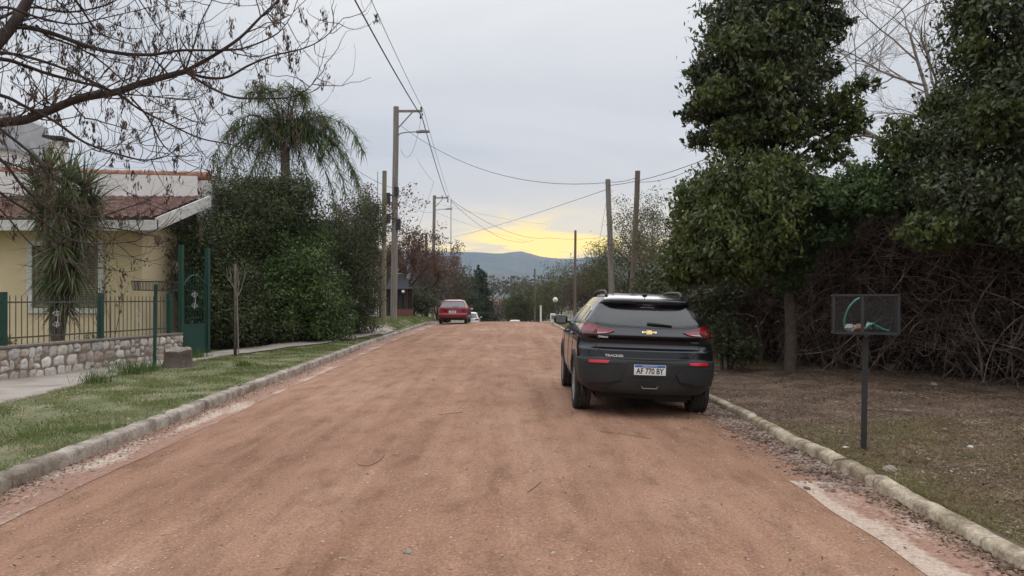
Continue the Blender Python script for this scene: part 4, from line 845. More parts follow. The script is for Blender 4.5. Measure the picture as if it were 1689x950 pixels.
def gate():
    ya, yb = 17.95, 18.95; root = empty('garden_gate', (WL(18.4), 18.4, .08), 'tall dark green gate with solid lower panel and arched top bars', 'gate'); o = root.location
    G3 = lambda y, z: (WL(y) - o[0], y - o[1], z - o[2])
    for y in (ya - .05, yb + .05): MB().box((WL(y) - o[0], y - o[1], 1.42 - o[2]), (.10, .10, 2.75), rz=-.165).build('post', MT['green_paint'], root)
    m = MB(); m.bar(G3(ya, .47), G3(yb, .47), .02, .72); m.build('lower_panel', MT['green_paint'], root)
    m = MB(); m.bar(G3(ya + .02, .10), G3(ya + .02, 1.85), .045); m.bar(G3(yb - .02, .10), G3(yb - .02, 1.85), .045); m.bar(G3(ya, .84), G3(yb, .84), .04)
    P = [G3(ya + (yb - ya) * t, 1.80 + .28 * math.sin(math.pi * t)) for t in np.linspace(0, 1, 14)]; m.tube(P, .02, 6); m.build('frame', MT['green_paint'], root)
    m = MB()
    for i in range(1, 9):
        t = i / 9; y = ya + (yb - ya) * t; m.tube([G3(y, .84), G3(y, 1.98 + .28 * math.sin(math.pi * t)), G3(y, 2.04 + .28 * math.sin(math.pi * t))], [.009, .009, .003], 5)
    m.build('bars', MT['green_paint'], root); m = MB(); scroll((ya + yb) / 2, 1.45, G3, m, 1.3); m.build('scroll_ornament', MT['pale_iron'], root)
gate()
def basket_left():
    x, y = -7.35, 15.2; z0 = float(verge_l(x, y)); root = empty('litter_basket', (x, y, z0), 'shallow open wire litter basket on a dark green post before the stone wall', 'litter basket')
    MB().box((0, 0, .87 - .02), (.055, .055, 1.76)).build('post', MT['green_paint'], root); m = MB(); a, b = .40, .22; zb, zt = 1.60, 1.78
    for z in (zb, zt):
        k = .93 if z == zb else 1
        for p, q in (((-a * k, -b * k), (a * k, -b * k)), ((a * k, -b * k), (a * k, b * k)), ((a * k, b * k), (-a * k, b * k)), ((-a * k, b * k), (-a * k, -b * k))): m.bar((*p, z), (*q, z), .018)
    for i in range(15):
        t = -a + i * 2 * a / 14
        for s in (-1, 1): m.bar((t * .93, s * b * .93, zb), (t, s * b, zt), .009)
        m.bar((t * .93, -b * .93, zb), (t * .93, b * .93, zb), .008)
    for i in range(8):
        t = -b + i * 2 * b / 7
        for s in (-1, 1): m.bar((s * a * .93, t * .93, zb), (s * a, t, zt), .009)
    m.build('basket', MT['dark_metal'], root); root.rotation_euler = (0, R(1), R(8))
basket_left()
def stump():
    x, y = -7.05, 15.6; z0 = float(verge_l(x, y)); rs = random.Random(3); V = []; n = 36
    ph = [rs.uniform(0, 6) for _ in range(4)]; prof = [(1.45, -.08), (1.22, .03), (1.04, .14), (.98, .30), (1.0, .37), (.94, .395), (.80, .39), (.55, .37), (.42, .33), (.2, .32)]
    for r_, z in prof:
        for i in range(n):
            a = 2 * math.pi * i / n; k = 1 + .08 * math.sin(3 * a + ph[0]) + .06 * math.sin(7 * a + ph[1]) + .035 * math.sin(13 * a + ph[2]); V.append((.27 * r_ * k * math.cos(a), .24 * r_ * k * math.sin(a), z + .012 * math.sin(5 * a + ph[3]) + (.04 * math.sin(a) if z > .3 else 0)))
    Fc = [[j * n + i, j * n + (i + 1) % n, (j + 1) * n + (i + 1) % n, (j + 1) * n + i] for j in range(len(prof) - 1) for i in range(n)] + [[(len(prof) - 1) * n + i for i in range(n)]]
    root = empty('tree_stump', (x, y, z0 - .02), 'wide sawn tree stump in the grass by the litter basket', 'tree stump')
    mi = [0] * (5 * n) + [1] * (4 * n + 1)
    mesh_obj('stump', V, Fc, [MT['bark'], MT['bark_pale']], root, mi=mi); smooth_angle(root.children[0], 45)
stump()
def sapling():
    x, y = -6.85, 18.3; z0 = float(verge_l(x, y)) - .05; root = empty('sapling', (x, y, z0), 'thin bare sapling tied to a wooden stake on the grass verge', 'young tree')
    MB().tube([(0, 0, -.1), (.01, 0, 1.1), (0, 0, 2.32)], [.042, .036, .032], 8).build('stake', MT['bark'], root, True)
    out = []; out.append((np.array([(.07, .03, -.1), (.06, .02, .8), (.05, 0, 1.5)]), np.array([.02, .016, .012])))
    for dx, dz in ((-.55, 1.0), (.6, .9), (-.25, 1.25), (.35, 1.2)): grow((.05, 0, 1.5), (dx, RNG.uniform(-.3, .3), dz), .75, .011, 2, out, .12, .5, (2, 3), .12)
    v, f = tube_arrays(out, 5); mesh_obj('branches', v, f, MT['bark_pale'], root, True)
sapling()
def pot():
    p = W(14, 560, 14.3); root = empty('flower_pot', (p[0], p[1], .30), 'red terracotta flower pot behind the fence at the left edge', 'flower pot')
    MB().lathe([(.09, 0), (.15, .26), (.16, .26), (.165, .32), (.145, .32), (.13, .25)], 24).build('pot', MT['terracotta'], root, True)
    B = np.tile([0, 0, .27], (60, 1)) + RNG.normal(size=(60, 3)) * [.05, .05, .01]; v, f = straps(B, RNG.normal(size=(60, 3)) * .6 + [0, 0, 1], RNG.uniform(.12, .28, 60), .02, 3, .4); mesh_obj('plant', v, f, MT['tuft'], root)
    b = MB().box((0, 0, .0), (.02, .02, .02)); 
pot()
def yucca():
    base = np.array([-10.15, 16.6, .30]); root = empty('dragon_tree', tuple(base), 'many headed dragon tree with strap leaves before the shuttered window', 'tree')
    heads = [(80, 285, 16.5), (112, 300, 16.2), (138, 312, 16.8), (100, 345, 16.0), (72, 350, 16.8), (130, 375, 16.3), (98, 405, 15.9), (120, 440, 16.2), (85, 450, 16.6), (105, 490, 16.3), (150, 340, 17.0), (62, 310, 17.0)]
    tr = []; lv = []; dl = []
    for k, (px, py, d) in enumerate(heads):
        h = W(px, py, d) - base; m = h * [.35, .35, .55] + RNG.normal(size=3) * .08
        tr.append((smooth_poly([[RNG.uniform(-.12, .12), RNG.uniform(-.12, .12), -.1], m, h], 5), np.linspace(.075, .045, 11)))
        n = 120; D = unit(RNG.normal(size=(n, 3)) + [0, 0, .45 if py < 360 else -.1]); L = RNG.uniform(.6, 1.0, n); B = h + D * .03
        lv.append(straps(B, D, L, .048, 5, RNG.uniform(.02, .30, n))); n = 55; D = unit(RNG.normal(size=(n, 3)) * [.5, .5, .2] - [0, 0, 1.0]); B = h + RNG.normal(size=(n, 3)) * [.06, .06, .15] - [0, 0, .1]; dl.append(straps(B, D, RNG.uniform(.4, .8, n), .032, 4, .25))
    v, f = tube_arrays(tr, 8); mesh_obj('trunk', v, f, MT['bark'], root, True); v, f = merge(lv); mesh_obj('leaves', v, f, MT['yucca'], root); v, f = merge(dl); mesh_obj('dead_leaves', v, f, MT['yucca_dead'], root)
yucca()

def shrub(name, label, cat, blobs, mat, n, size, aspect=.5, droop=.2, group=None, trunk=True, clump=9, spread=.2, shell=(.55, 1.05), base=None, tm='bark_dark'):
    b = np.array(blobs, float); c = b[:, :3].mean(0); gz = base if base is not None else (b[:, 2] - b[:, 5]).min(); root = empty(name, (c[0], c[1], gz), label, cat, group); o = np.array(root.location)
    C = blob_points(blobs, n, clump, spread, shell); N_ = OUTN; inner = blob_points(blobs, n // 4, 6, .3, (.1, .6)); C = np.concatenate([C, inner]); N_ = np.concatenate([N_, OUTN]); k_ = C[:, 2] > gz + .02; C = C[k_]; N_ = N_[k_]
    v, f = leaves(C - o, size, aspect, droop, out=N_); mesh_obj('foliage', v, f, mat, root)
    if trunk:
        tr = []
        for q in b:
            e = q[:3] - o; r_ = max(.02, .035 * (q[3] + q[5]) / 2 + .015); s = np.array([RNG.uniform(-.15, .15), RNG.uniform(-.15, .15), -.1]); tr.append((smooth_poly([s, s * .5 + e * [.3, .3, .5], e], 4), np.linspace(r_ * 1.3, r_ * .5, 9)))
            for _ in range(7): grow(e * .85, unit(RNG.normal(size=3) + [0, 0, .4]), float(q[3:].mean()) * .8, r_ * .35, 1, tr, .05, .6, (2, 3), .15)
        v, f = tube_arrays(tr, 6); mesh_obj('stems', v, f, MT[tm], root, True)
    return root
def PB(px, py, d, rxp, rzp, ry): k = d / F; c = W(px, py, d); return (c[0], c[1], c[2], rxp * k, ry, rzp * k)
# the overgrown shrubs along the left sidewalk
shrub('conifer_shrub', 'tall dark shrub rising behind the green gate beside the house', 'shrub', [PB(365, 400, 22.5, 62, 90, 1.5), PB(330, 440, 21.0, 48, 90, 1.0), PB(410, 360, 23.5, 70, 62, 1.6), PB(470, 355, 25, 60, 52, 1.5), PB(375, 490, 21.5, 60, 70, 1.2), PB(345, 320, 23, 30, 30, .8), PB(468, 318, 25, 56, 34, 1.2), PB(420, 322, 24.5, 40, 30, 1.0)], MT['hedge_dark'], 90000, .088, .34, .15, spread=.15)
shrub('photinia_shrub', 'broadleaf green shrub in the middle of the left hedge', 'shrub', [PB(470, 445, 24, 62, 62, 1.2), PB(510, 490, 24.5, 62, 66, 1.2), PB(440, 505, 23, 55, 60, 1.1), PB(500, 405, 26, 55, 42, 1.4), PB(530, 535, 24.5, 50, 34, 1.1)], MT['hedge_green'], 52000, .10, .42, .3, spread=.16)
shrub('ivy_column', 'ivy clad column of foliage at the far end of the left hedge', 'shrub', [PB(590, 450, 28.5, 42, 82, 1.2), PB(560, 410, 28, 48, 62, 1.4), PB(588, 510, 28.5, 38, 48, 1.1), PB(608, 375, 30, 26, 52, 1.2)], MT['hedge_olive'], 50000, .075, .45, .45, spread=.14)
# hedge fill so the row reads as one unbroken mass
shrub('laurel_shrub', 'low dark shrub at the foot of the hedge beyond the gate', 'shrub', [PB(385, 530, 21, 48, 40, .9), PB(345, 520, 20.2, 30, 46, .6), PB(450, 545, 23, 40, 26, .9)], MT['hedge_dark'], 16000, .09, .5, .2, spread=.2)
def palm():
    top = W(470, 243, 27); root = empty('palm_tree', (top[0], top[1], .3), 'feathery queen palm rising above the left hedge', 'palm tree'); o = np.array(root.location); h = top - o
    m = MB().tube([(0, 0, -.2), (.05, 0, h[2] * .5), tuple(h)], [.15, .13, .17], 14); m.build('trunk', MT['bark'], root, True)
    Fr = [(395, 165, .55), (425, 150, .3), (505, 160, .6), (540, 200, .5), (535, 250, .9), (590, 290, 1.1), (545, 235, -.6), (400, 230, .8), (370, 290, 1.0), (345, 265, .2), (420, 300, 1.3), (600, 240, 1.2), (455, 150, -1), (490, 150, -1.2), (350, 300, -1), (575, 320, -.8), (440, 210, 1.4), (515, 215, 1.6), (372, 322, .9), (425, 335, .5), (515, 335, .7), (556, 338, -.5), (604, 325, .4), (395, 345, -.9), (480, 330, 1.2), (560, 225, 0), (375, 215, 0)]
    rach = []; lf = []
    for (px, py, dy) in Fr:
        e = W(px, py, 27 + dy * .8) - o; a = h; up = max(.3, .48 * np.linalg.norm(e - a)); mid = (a + e) / 2 + [0, 0, up * .8]; P = smooth_poly([a, a * .65 + mid * .35 + [0, 0, up * .3], mid, mid * .35 + e * .65 + [0, 0, up * .15], e - [0, 0, up * .2]], 7)
        rach.append((P, np.linspace(.028, .006, len(P)))); n = 230; t = RNG.uniform(.10, 1, n) * (len(P) - 1); i = np.clip(t.astype(int), 0, len(P) - 2); B = P[i] + (P[i + 1] - P[i]) * (t - i)[:, None]; T = unit(P[i + 1] - P[i]); S = unit(np.cross(T, [0, 0, 1.])) * RNG.choice([-1, 1], n)[:, None]
        D = S * .8 + T * .35 + RNG.normal(size=(n, 3)) * .3 + [0, 0, .1]; lf.append(straps(B, D, RNG.uniform(.6, 1.15, n) * (1.15 - .45 * t / len(P)), .034, 5, .82))
    v, f = tube_arrays(rach, 6); mesh_obj('frond_ribs', v, f, MT['tree_dark'], root, True); v, f = merge(lf); mesh_obj('fronds', v, f, MT['palm'], root)
palm()

# ------------------------------------------------------------ bare trees
def bare_tree(name, label, cat, base, height, rad, mat, leafm=None, nleaf=0, lsize=.07, depth=4, group=None, lean=(0, 0), spread=.75, trunkfrac=.25, seed=1, up=.08, kids=(3, 4), width=1.0, droop=.6, sides=5):
    global RNG; keep = RNG; RNG = np.random.default_rng(seed); random.seed(seed); root = empty(name, tuple(base), label, cat, group); out = []; tips = []
    tp = np.array([lean[0] * height * trunkfrac, lean[1] * height * trunkfrac, height * trunkfrac]); out.append((smooth_poly([[0, 0, -.15], tp * .5 + RNG.normal(size=3) * .03, tp], 5), np.linspace(rad * 1.15, rad * .85, 11)))
    for k in range(4):
        a = k * 1.57 + RNG.uniform(-.5, .5); grow(tp, (math.cos(a) * .65 * width + lean[0], math.sin(a) * .65 * width + lean[1], 1.0), height * (1 - trunkfrac) * .50, rad * .62, depth - 1, out, up, spread, kids, .13, .62, tips)
    v, f = tube_arrays(out[:1], 8); mesh_obj('trunk', v, f, mat, root, True); v, f = tube_arrays(out[1:], sides); mesh_obj('branches', v, f, mat, root, True)
    if leafm:
        tp_ = np.array([t[0] for t in tips]); C = tp_[RNG.integers(0, len(tp_), nleaf)] + RNG.normal(size=(nleaf, 3)) * .16; v, f = leaves(C, lsize, .55, droop); mesh_obj('foliage', v, f, leafm, root)
    RNG = keep; return root
def seed_tree():
    """bare box elder whose limbs reach in from the left edge, hung with dry seed clusters"""
    root = empty('bare_tree', (-7.2, 5.2, .1), 'leafless tree at the left edge hung with dry brown seed clusters', 'tree'); o = np.array(root.location)
    K = 1; D0 = 6.2
    BR = [([(-330, 430), (-180, 290), (-60, 225), (0, 203), (40, 198), (80, 183), (130, 163), (190, 152), (225, 140), (270, 127), (305, 118)], 6.0, 6.6, .062, .034),
          ([(305, 118), (350, 93), (395, 63), (430, 28), (465, -6), (490, -40)], 6.6, 6.9, .026, .007), ([(305, 118), (340, 128), (375, 127), (410, 108), (450, 92), (500, 80), (535, 62), (566, 30)], 6.6, 7.3, .020, .004),
          ([(305, 118), (345, 143), (385, 160), (430, 162), (475, 161), (505, 148), (523, 129)], 6.6, 6.2, .017, .004), ([(-280, 420), (-120, 210), (-20, 90), (20, 42), (45, 2), (80, -60)], 5.6, 6.0, .070, .045),
          ([(20, 42), (60, 48), (100, 60), (150, 78), (200, 88), (250, 90), (300, 83), (350, 83), (400, 80), (450, 60), (470, 42), (484, 20)], 5.9, 7.0, .030, .004),
          ([(-120, 90), (0, 97), (40, 108), (80, 122), (130, 135), (185, 150), (230, 180), (280, 205), (330, 228), (380, 238), (425, 250), (470, 248)], 6.0, 8.0, .026, .004), ([(-120, 70), (0, 86), (50, 95), (110, 115), (170, 143), (195, 154), (240, 158), (300, 165)], 5.5, 6.5, .020, .005),
          ([(-100, 140), (0, 157), (40, 175), (90, 200), (140, 235), (200, 256), (240, 264), (275, 257), (292, 243)], 5.8, 6.6, .022, .004), ([(60, 42), (80, 60), (120, 75), (160, 96), (200, 130), (240, 160), (290, 187), (340, 208)], 6.0, 7.2, .014, .004),
          ([(215, 160), (245, 195), (270, 240), (310, 270), (345, 281)], 6.4, 6.9, .012, .003), ([(110, -20), (135, 15), (160, 50), (190, 65), (230, 76)], 6.2, 6.6, .016, .004), ([(-60, 230), (0, 262), (40, 310), (90, 352), (150, 372), (210, 380), (262, 392)], 5.6, 6.6, .020, .004),
          ([(-60, 160), (0, 212), (60, 262), (105, 325), (150, 358), (200, 345), (250, 330)], 5.7, 6.4, .018, .004), ([(-70, 260), (0, 318), (50, 350), (110, 392), (160, 402), (225, 398)], 5.3, 6.0, .018, .004), ([(-60, 60), (0, 30), (50, 12), (110, 20), (170, 10), (220, -10), (285, 3)], 6.0, 6.8, .02, .004),
          ([(305, 118), (318, 80), (330, 40), (350, 0), (365, -20)], 6.6, 6.4, .012, .003), ([(-40, 20), (10, 12), (60, 28), (120, 40), (170, 30), (240, 14)], 5.6, 6.2, .018, .004), ([(-60, 300), (0, 345), (60, 410), (120, 430)], 5.2, 5.7, .013, .003), ([(-80, 245), (10, 268), (80, 285), (150, 246), (230, 236)], 6.6, 7.3, .012, .003)]
    tubes = []; twigs = []; hang = []
    for pts, d0, d1, r0, r1 in BR:
        n = len(pts); P = smooth_poly([W(px, py, d0 + (d1 - d0) * i / (n - 1)) for i, (px, py) in enumerate(pts)], 4) - o; tubes.append((P, np.linspace(r0, r1, len(P)) * .74))
        T = unit(np.gradient(P, axis=0)); L = np.linalg.norm(np.diff(P, axis=0), axis=1).sum(); k = int(L / .075)
        for _ in range(k):
            i = RNG.integers(1, len(P)); d = unit(T[i] * .5 + RNG.normal(size=3) * [.8, .7, .8] + [0, 0, .12 if RNG.uniform() < .6 else -.35]); tw = []; tp = []
            grow(P[i], d, RNG.uniform(.22, .65), min(.0075, max(.004, r1 * .9)), 1 if RNG.uniform() < .7 else 2, tw, .13, .65, (1, 3), .20, .6, tp, .45); twigs += tw
            for t in tp:
                if RNG.uniform() < .19: hang.append(t[0])
        for _ in range(int(k * .08)): hang.append(P[RNG.integers(1, len(P))])
    trunk = [(smooth_poly([[-.1, 0, -.2], [.1, .1, 1.2], W(-330, 430, 6.0) - o, ], 6), np.linspace(.16, .09, 13)), (smooth_poly([[.02, 0, .9], [.1, 0, 1.5], W(-280, 420, 5.6) - o], 5), np.linspace(.12, .075, 11))]
    back = []
    for k in range(3): grow((0, 0, 1.6), (RNG.uniform(-1, -.2), RNG.uniform(-.8, .8), 1), 2.2, .07, 3, back, .06, .6, (3, 4), .14)
    v, f = tube_arrays(trunk, 12); mesh_obj('trunk', v, f, MT['bark_dark'], root, True); v, f = tube_arrays(tubes + back, 8); mesh_obj('limbs', v, f, MT['bark_dark'], root, True); v, f = tube_arrays(twigs, 4); mesh_obj('twigs', v, f, MT['bark_dark'], root)
    Cs = []
    for h in hang:
        n = RNG.integers(6, 30); ln = RNG.uniform(.05, .19); c = h + np.stack([RNG.normal(size=n) * .014, RNG.normal(size=n) * .014, -RNG.uniform(0, ln, n)], 1); Cs.append(c)
    C = np.concatenate(Cs); v, f = leaves(C, .044, .27, 2.6, .3); mesh_obj('seed_clusters', v, f, MT['pod'], root)
seed_tree()
# trees with withered brown leaves beyond the hedge
bg = 'bare brown trees beyond the left hedge'
GL = lambda px, d, s=1: (float((px - 844.5) * d / F), d, float(zc(d)) + (.25 if d < 60 else -.1))
bare_tree('withered_tree', 'brown leaved bare tree between the palm and the mossy stub pole', 'tree', GL(592, 34), 6.6, .12, MT['bark_dark'], MT['brown_leaf'], 4200, .10, 4, bg, seed=21)
bare_tree('withered_tree', 'brown leaved tree directly behind the tall lamp pole', 'tree', GL(668, 47), 6.4, .12, MT['bark_dark'], MT['brown_leaf'], 3800, .12, 4, bg, seed=22, width=1.2)
bare_tree('withered_tree', 'brown tree with pale trunk standing left of the red hatchback', 'tree', GL(703, 52), 6.2, .13, MT['bark'], MT['brown_leaf'], 4200, .13, 4, bg, seed=23, width=1.3)
bare_tree('withered_tree', 'bare tree whose twigs spread above the roof of the red hatchback', 'tree', GL(738, 66), 7.8, .14, MT['bark'], MT['brown_leaf'], 3600, .14, 4, bg, seed=24, width=1.4)
bare_tree('withered_tree', 'bushy brown tree just right of the ivy column', 'tree', GL(628, 40), 5.6, .10, MT['bark_dark'], MT['brown_leaf'], 5200, .11, 4, bg, seed=25, width=1.3)
shrub('garden_shrub', 'dark green shrub on the bank under the brown trees', 'shrub', [PB(690, 500, 50, 28, 24, 1.5), PB(668, 492, 52, 18, 30, 1.2)], MT['hedge_olive'], 5000, .16, base=.2)
shrub('garden_shrub', 'reddish brown thicket behind the red hatchback', 'shrub', [PB(720, 478, 60, 34, 40, 2), PB(752, 470, 66, 26, 44, 2), PB(690, 455, 60, 30, 30, 2)], MT['scrub_brown'], 9000, .18, .35, base=-.6)
def pine():
    x, y = GL(790, 108)[:2]; z = float(zc(108)) - .1; root = empty('pine_tree', (x, y, z), 'dark pine standing beyond the crest right of the red hatchback', 'tree'); h = 9.8
    MB().tube([(0, 0, -.2), (0, 0, h * .9)], [.18, .05], 8).build('trunk', MT['bark_dark'], root, True); bl = []
    for k in range(16):
        t = k / 15; r_ = 2.3 * (1 - t) ** .6 + .3; a = k * 2.4; bl.append((r_ * .5 * math.cos(a), r_ * .5 * math.sin(a), 2.0 + t * (h - 2.2), r_ * .7, r_ * .7, .55))
    v, f = leaves(blob_points(bl, 20000, 10, .28), .26, .35, .1); mesh_obj('foliage', v, f, MT['pine'], root)
pine()
shrub('pine_tree', 'dark rounded evergreen just left of the pine beyond the crest', 'tree', [PB(768, 480, 100, 20, 30, 1.8), PB(775, 500, 98, 22, 24, 1.8)], MT['pine'], 7000, .2, base=-3.4)
# right side background trees
rg = 'olive scrub trees beyond the dark SUV'
shrub('thorn_tree', 'round pale green tree at the end of the road', 'tree', [PB(866, 503, 125, 34, 32, 3.2), PB(850, 512, 126, 20, 26, 2.4), PB(890, 505, 122, 24, 30, 2.6)], MT['mesquite'], 24000, .24, .4, .2, rg, base=-4.9, clump=14)
shrub('thorn_tree', 'brownish scrub tree behind the white marker post', 'tree', [PB(918, 478, 78, 36, 40, 2.6), PB(940, 470, 72, 30, 42, 2.4), PB(905, 500, 76, 26, 30, 2.2)], MT['mesquite'], 12000, .17, .3, .2, rg, base=-2.0, clump=12)
shrub('thorn_tree', 'brown bare scrub around the thin dark pole', 'tree', [PB(955, 490, 56, 34, 30, 2), PB(975, 465, 54, 36, 36, 2.2)], MT['scrub_brown'], 10000, .15, .28, .2, rg, base=-.4, clump=12)
shrub('thorn_tree', 'spreading olive thorn tree behind the two leaning poles', 'tree', [PB(1000, 425, 40, 34, 26, 2.0), PB(1045, 415, 38, 44, 32, 2.2), PB(1080, 425, 36, 36, 46, 2.2), PB(1030, 465, 38, 60, 34, 2.2), PB(985, 455, 40, 28, 22, 1.8)], MT['mesquite'], 22000, .105, .3, .1, rg, base=0, clump=12)
bare_tree('thorn_tree', 'airy fine leaved tree between the leaning poles and tall tree', 'tree', (5.6, 29.0, .1), 6.2, .11, MT['bark'], MT['mesquite'], 9000, .06, 4, rg, seed=31, width=1.1)
bare_tree('thorn_tree', 'tangled grey tree low behind the roof of the SUV', 'tree', (5.2, 24.5, .1), 3.9, .10, MT['bark'], MT['mesquite'], 7000, .06, 4, rg, seed=32, width=1.4)
shrub('woodland', 'brown winter woodland filling the valley past the crest', 'woodland', [PB(px, 474 + 4 * math.sin(px), 300 + 12 * math.sin(px * 1.7), 26, 17, 14) for px in range(560, 1200, 22)], MT['scrub_brown'], 34000, .62, .5, .2, base=-12, trunk=False)
for o_ in bpy.data.objects:
    if o_.name.startswith('woodland'): o_['kind'] = 'stuff'
shrub('valley_shrub', 'low olive bushes at the foot of the road before the woodland', 'shrub', [PB(818, 512, 150, 26, 18, 5), PB(840, 506, 160, 22, 16, 5), PB(800, 506, 150, 14, 22, 4), PB(905, 505, 150, 20, 22, 4)], MT['scrub_brown'], 9000, .34, .4, .1, base=-7)

# ------------------------------------------------------------ right: tall leafy trees, ivy, brambles
GR = lambda x, y: float(verge_r(np.array(x), np.array(y)))
def canopy(name, label, cat, foot, blobs_list, trunk_r, limbs=9, size=.105, forks=None):
    root = empty(name, (foot[0], foot[1], GR(foot[0], foot[1]) - .05), label, cat); o = np.array(root.location); tr = []; allb = [b for bl, *_ in blobs_list for b in bl]; top = np.array(max(allb, key=lambda b: b[2])[:3]) - o
    P = smooth_poly([[0, 0, -.1], [.02, .03, 1.2], [top[0] * .25, top[1] * .25 + .05, top[2] * .4], top * [.8, .8, .75], top], 5); tr.append((P, np.linspace(trunk_r, trunk_r * .25, len(P)))); v, f = tube_arrays(tr, 12); mesh_obj('trunk', v, f, MT['bark'], root, True); br = []
    for b in allb:
        e = np.array(b[:3]) - o; i = int(np.clip(np.searchsorted(P[:, 2], e[2] * .75), 2, len(P) - 1)); br.append((smooth_poly([P[i], (P[i] + e) / 2 + [0, 0, .1], e], 4), np.linspace(.05, .02, 9)))
        for _ in range(10): grow(e, unit(RNG.normal(size=3)), float(np.mean(b[3:])) * 1.0, .016, 1, br, .0, .6, (2, 3), .16)
    v, f = tube_arrays(br, 5); mesh_obj('branches', v, f, MT['bark_dark'], root, True)
    for bl, mat, n, nm, dr in blobs_list:
        C = blob_points(bl, n, 14, .17, (.6, 1.08)); N_ = OUTN; C = np.concatenate([C, blob_points(bl, n // 5, 6, .3, (.1, .6))]); N_ = np.concatenate([N_, OUTN]); v, f = leaves(C - o, size, .46, dr * .8, out=N_); mesh_obj(nm, v, f, MT[mat], root)
    return root
canopy('leafy_tree', 'tall narrow evergreen tree rising behind the parked SUV', 'tree', (5.62, 14.95),
       [([PB(1262, 20, 15.4, 80, 62, 1.0), PB(1245, 90, 15.2, 88, 62, 1.1), PB(1205, 150, 15.0, 62, 52, .9), PB(1290, 160, 15.4, 62, 66, 1.0), PB(1235, 205, 15.2, 80, 48, 1.0), PB(1345, 60, 15.6, 36, 44, .6), PB(1330, 5, 15.4, 52, 40, .7), PB(1205, 30, 15.2, 34, 32, .5), PB(1250, -70, 15.4, 80, 60, .9), PB(1150, 185, 14.9, 30, 16, .3), PB(1163, 120, 15.0, 30, 15, .35), PB(1150, 232, 14.9, 22, 14, .3), PB(1380, 35, 15.4, 24, 14, .3), PB(1360, 120, 15.2, 24, 16, .3), PB(1190, 60, 15, 26, 18, .35)], 'tree_dark', 46000, 'crown', .9), ([PB(1225, 70, 14.3, 44, 26, .3), PB(1290, 30, 14.4, 34, 22, .3), PB(1180, 160, 14.2, 30, 24, .3), PB(1260, 130, 14.2, 36, 24, .3), PB(1215, 215, 14.2, 44, 20, .3), PB(1300, 215, 14.4, 34, 26, .3), PB(1140, 120, 14.9, 14, 10, .2)], 'tree_lime', 5200, 'highlight_sprays', 1.0),  # small sprays use paler leaf colour to imitate highlights on the crown
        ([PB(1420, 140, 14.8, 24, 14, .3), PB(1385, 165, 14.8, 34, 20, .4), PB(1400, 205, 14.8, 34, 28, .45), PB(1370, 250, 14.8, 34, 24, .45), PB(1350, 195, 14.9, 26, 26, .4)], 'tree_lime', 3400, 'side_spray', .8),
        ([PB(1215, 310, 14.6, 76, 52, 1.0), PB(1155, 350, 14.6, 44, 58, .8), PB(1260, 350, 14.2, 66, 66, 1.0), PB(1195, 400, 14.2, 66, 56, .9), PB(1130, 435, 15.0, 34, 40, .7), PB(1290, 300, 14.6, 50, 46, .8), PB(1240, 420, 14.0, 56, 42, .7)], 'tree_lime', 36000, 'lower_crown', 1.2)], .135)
canopy('leafy_tree', 'large dark leaning canopy filling the upper right corner', 'tree', (9.9, 13.6),
       [([PB(1660, 60, 11.93, 90, 90, 1.2), PB(1700, 190, 11.47, 110, 100, 1.3), PB(1610, 230, 12.17, 90, 80, 1.2), PB(1540, 270, 12.64, 62, 62, .9), PB(1600, 330, 11.70, 90, 62, 1.0), PB(1720, 330, 11.00, 100, 80, 1.0), PB(1500, 320, 12.87, 44, 46, .7), PB(1640, 130, 12.17, 40, 60, .7), PB(1690, -40, 11.93, 100, 80, 1.2), PB(1840, 120, 11.23, 130, 180, 1.4)], 'tree_dark', 60000, 'crown', 1.1),
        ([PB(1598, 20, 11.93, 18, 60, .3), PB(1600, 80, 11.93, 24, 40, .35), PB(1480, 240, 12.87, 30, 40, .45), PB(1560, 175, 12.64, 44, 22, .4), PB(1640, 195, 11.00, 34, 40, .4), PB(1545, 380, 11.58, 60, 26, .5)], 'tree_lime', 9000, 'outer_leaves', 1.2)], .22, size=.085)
HL = np.array([(4.5, 19.0), (5.5, 17.2), (6.6, 16.0), (7.5, 14.9), (8.2, 12.9), (9.0, 10.2), (9.9, 7.2), (10.8, 4.2), (11.4, 2.0)])
def along(t):
    s = np.linspace(0, 1, len(HL)); return np.stack([np.interp(t, s, HL[:, 0]), np.interp(t, s, HL[:, 1])], -1)
dirh = unit(HL[-1] - HL[0]); outn = np.array([-abs(dirh[1]), -abs(dirh[0])]); outn = outn / np.linalg.norm(outn)   # towards the road
def hedge_height(t): return np.interp(t, [0, .15, .3, .5, .7, 1], [3.0, 3.2, 3.4, 3.9, 4.4, 4.6])
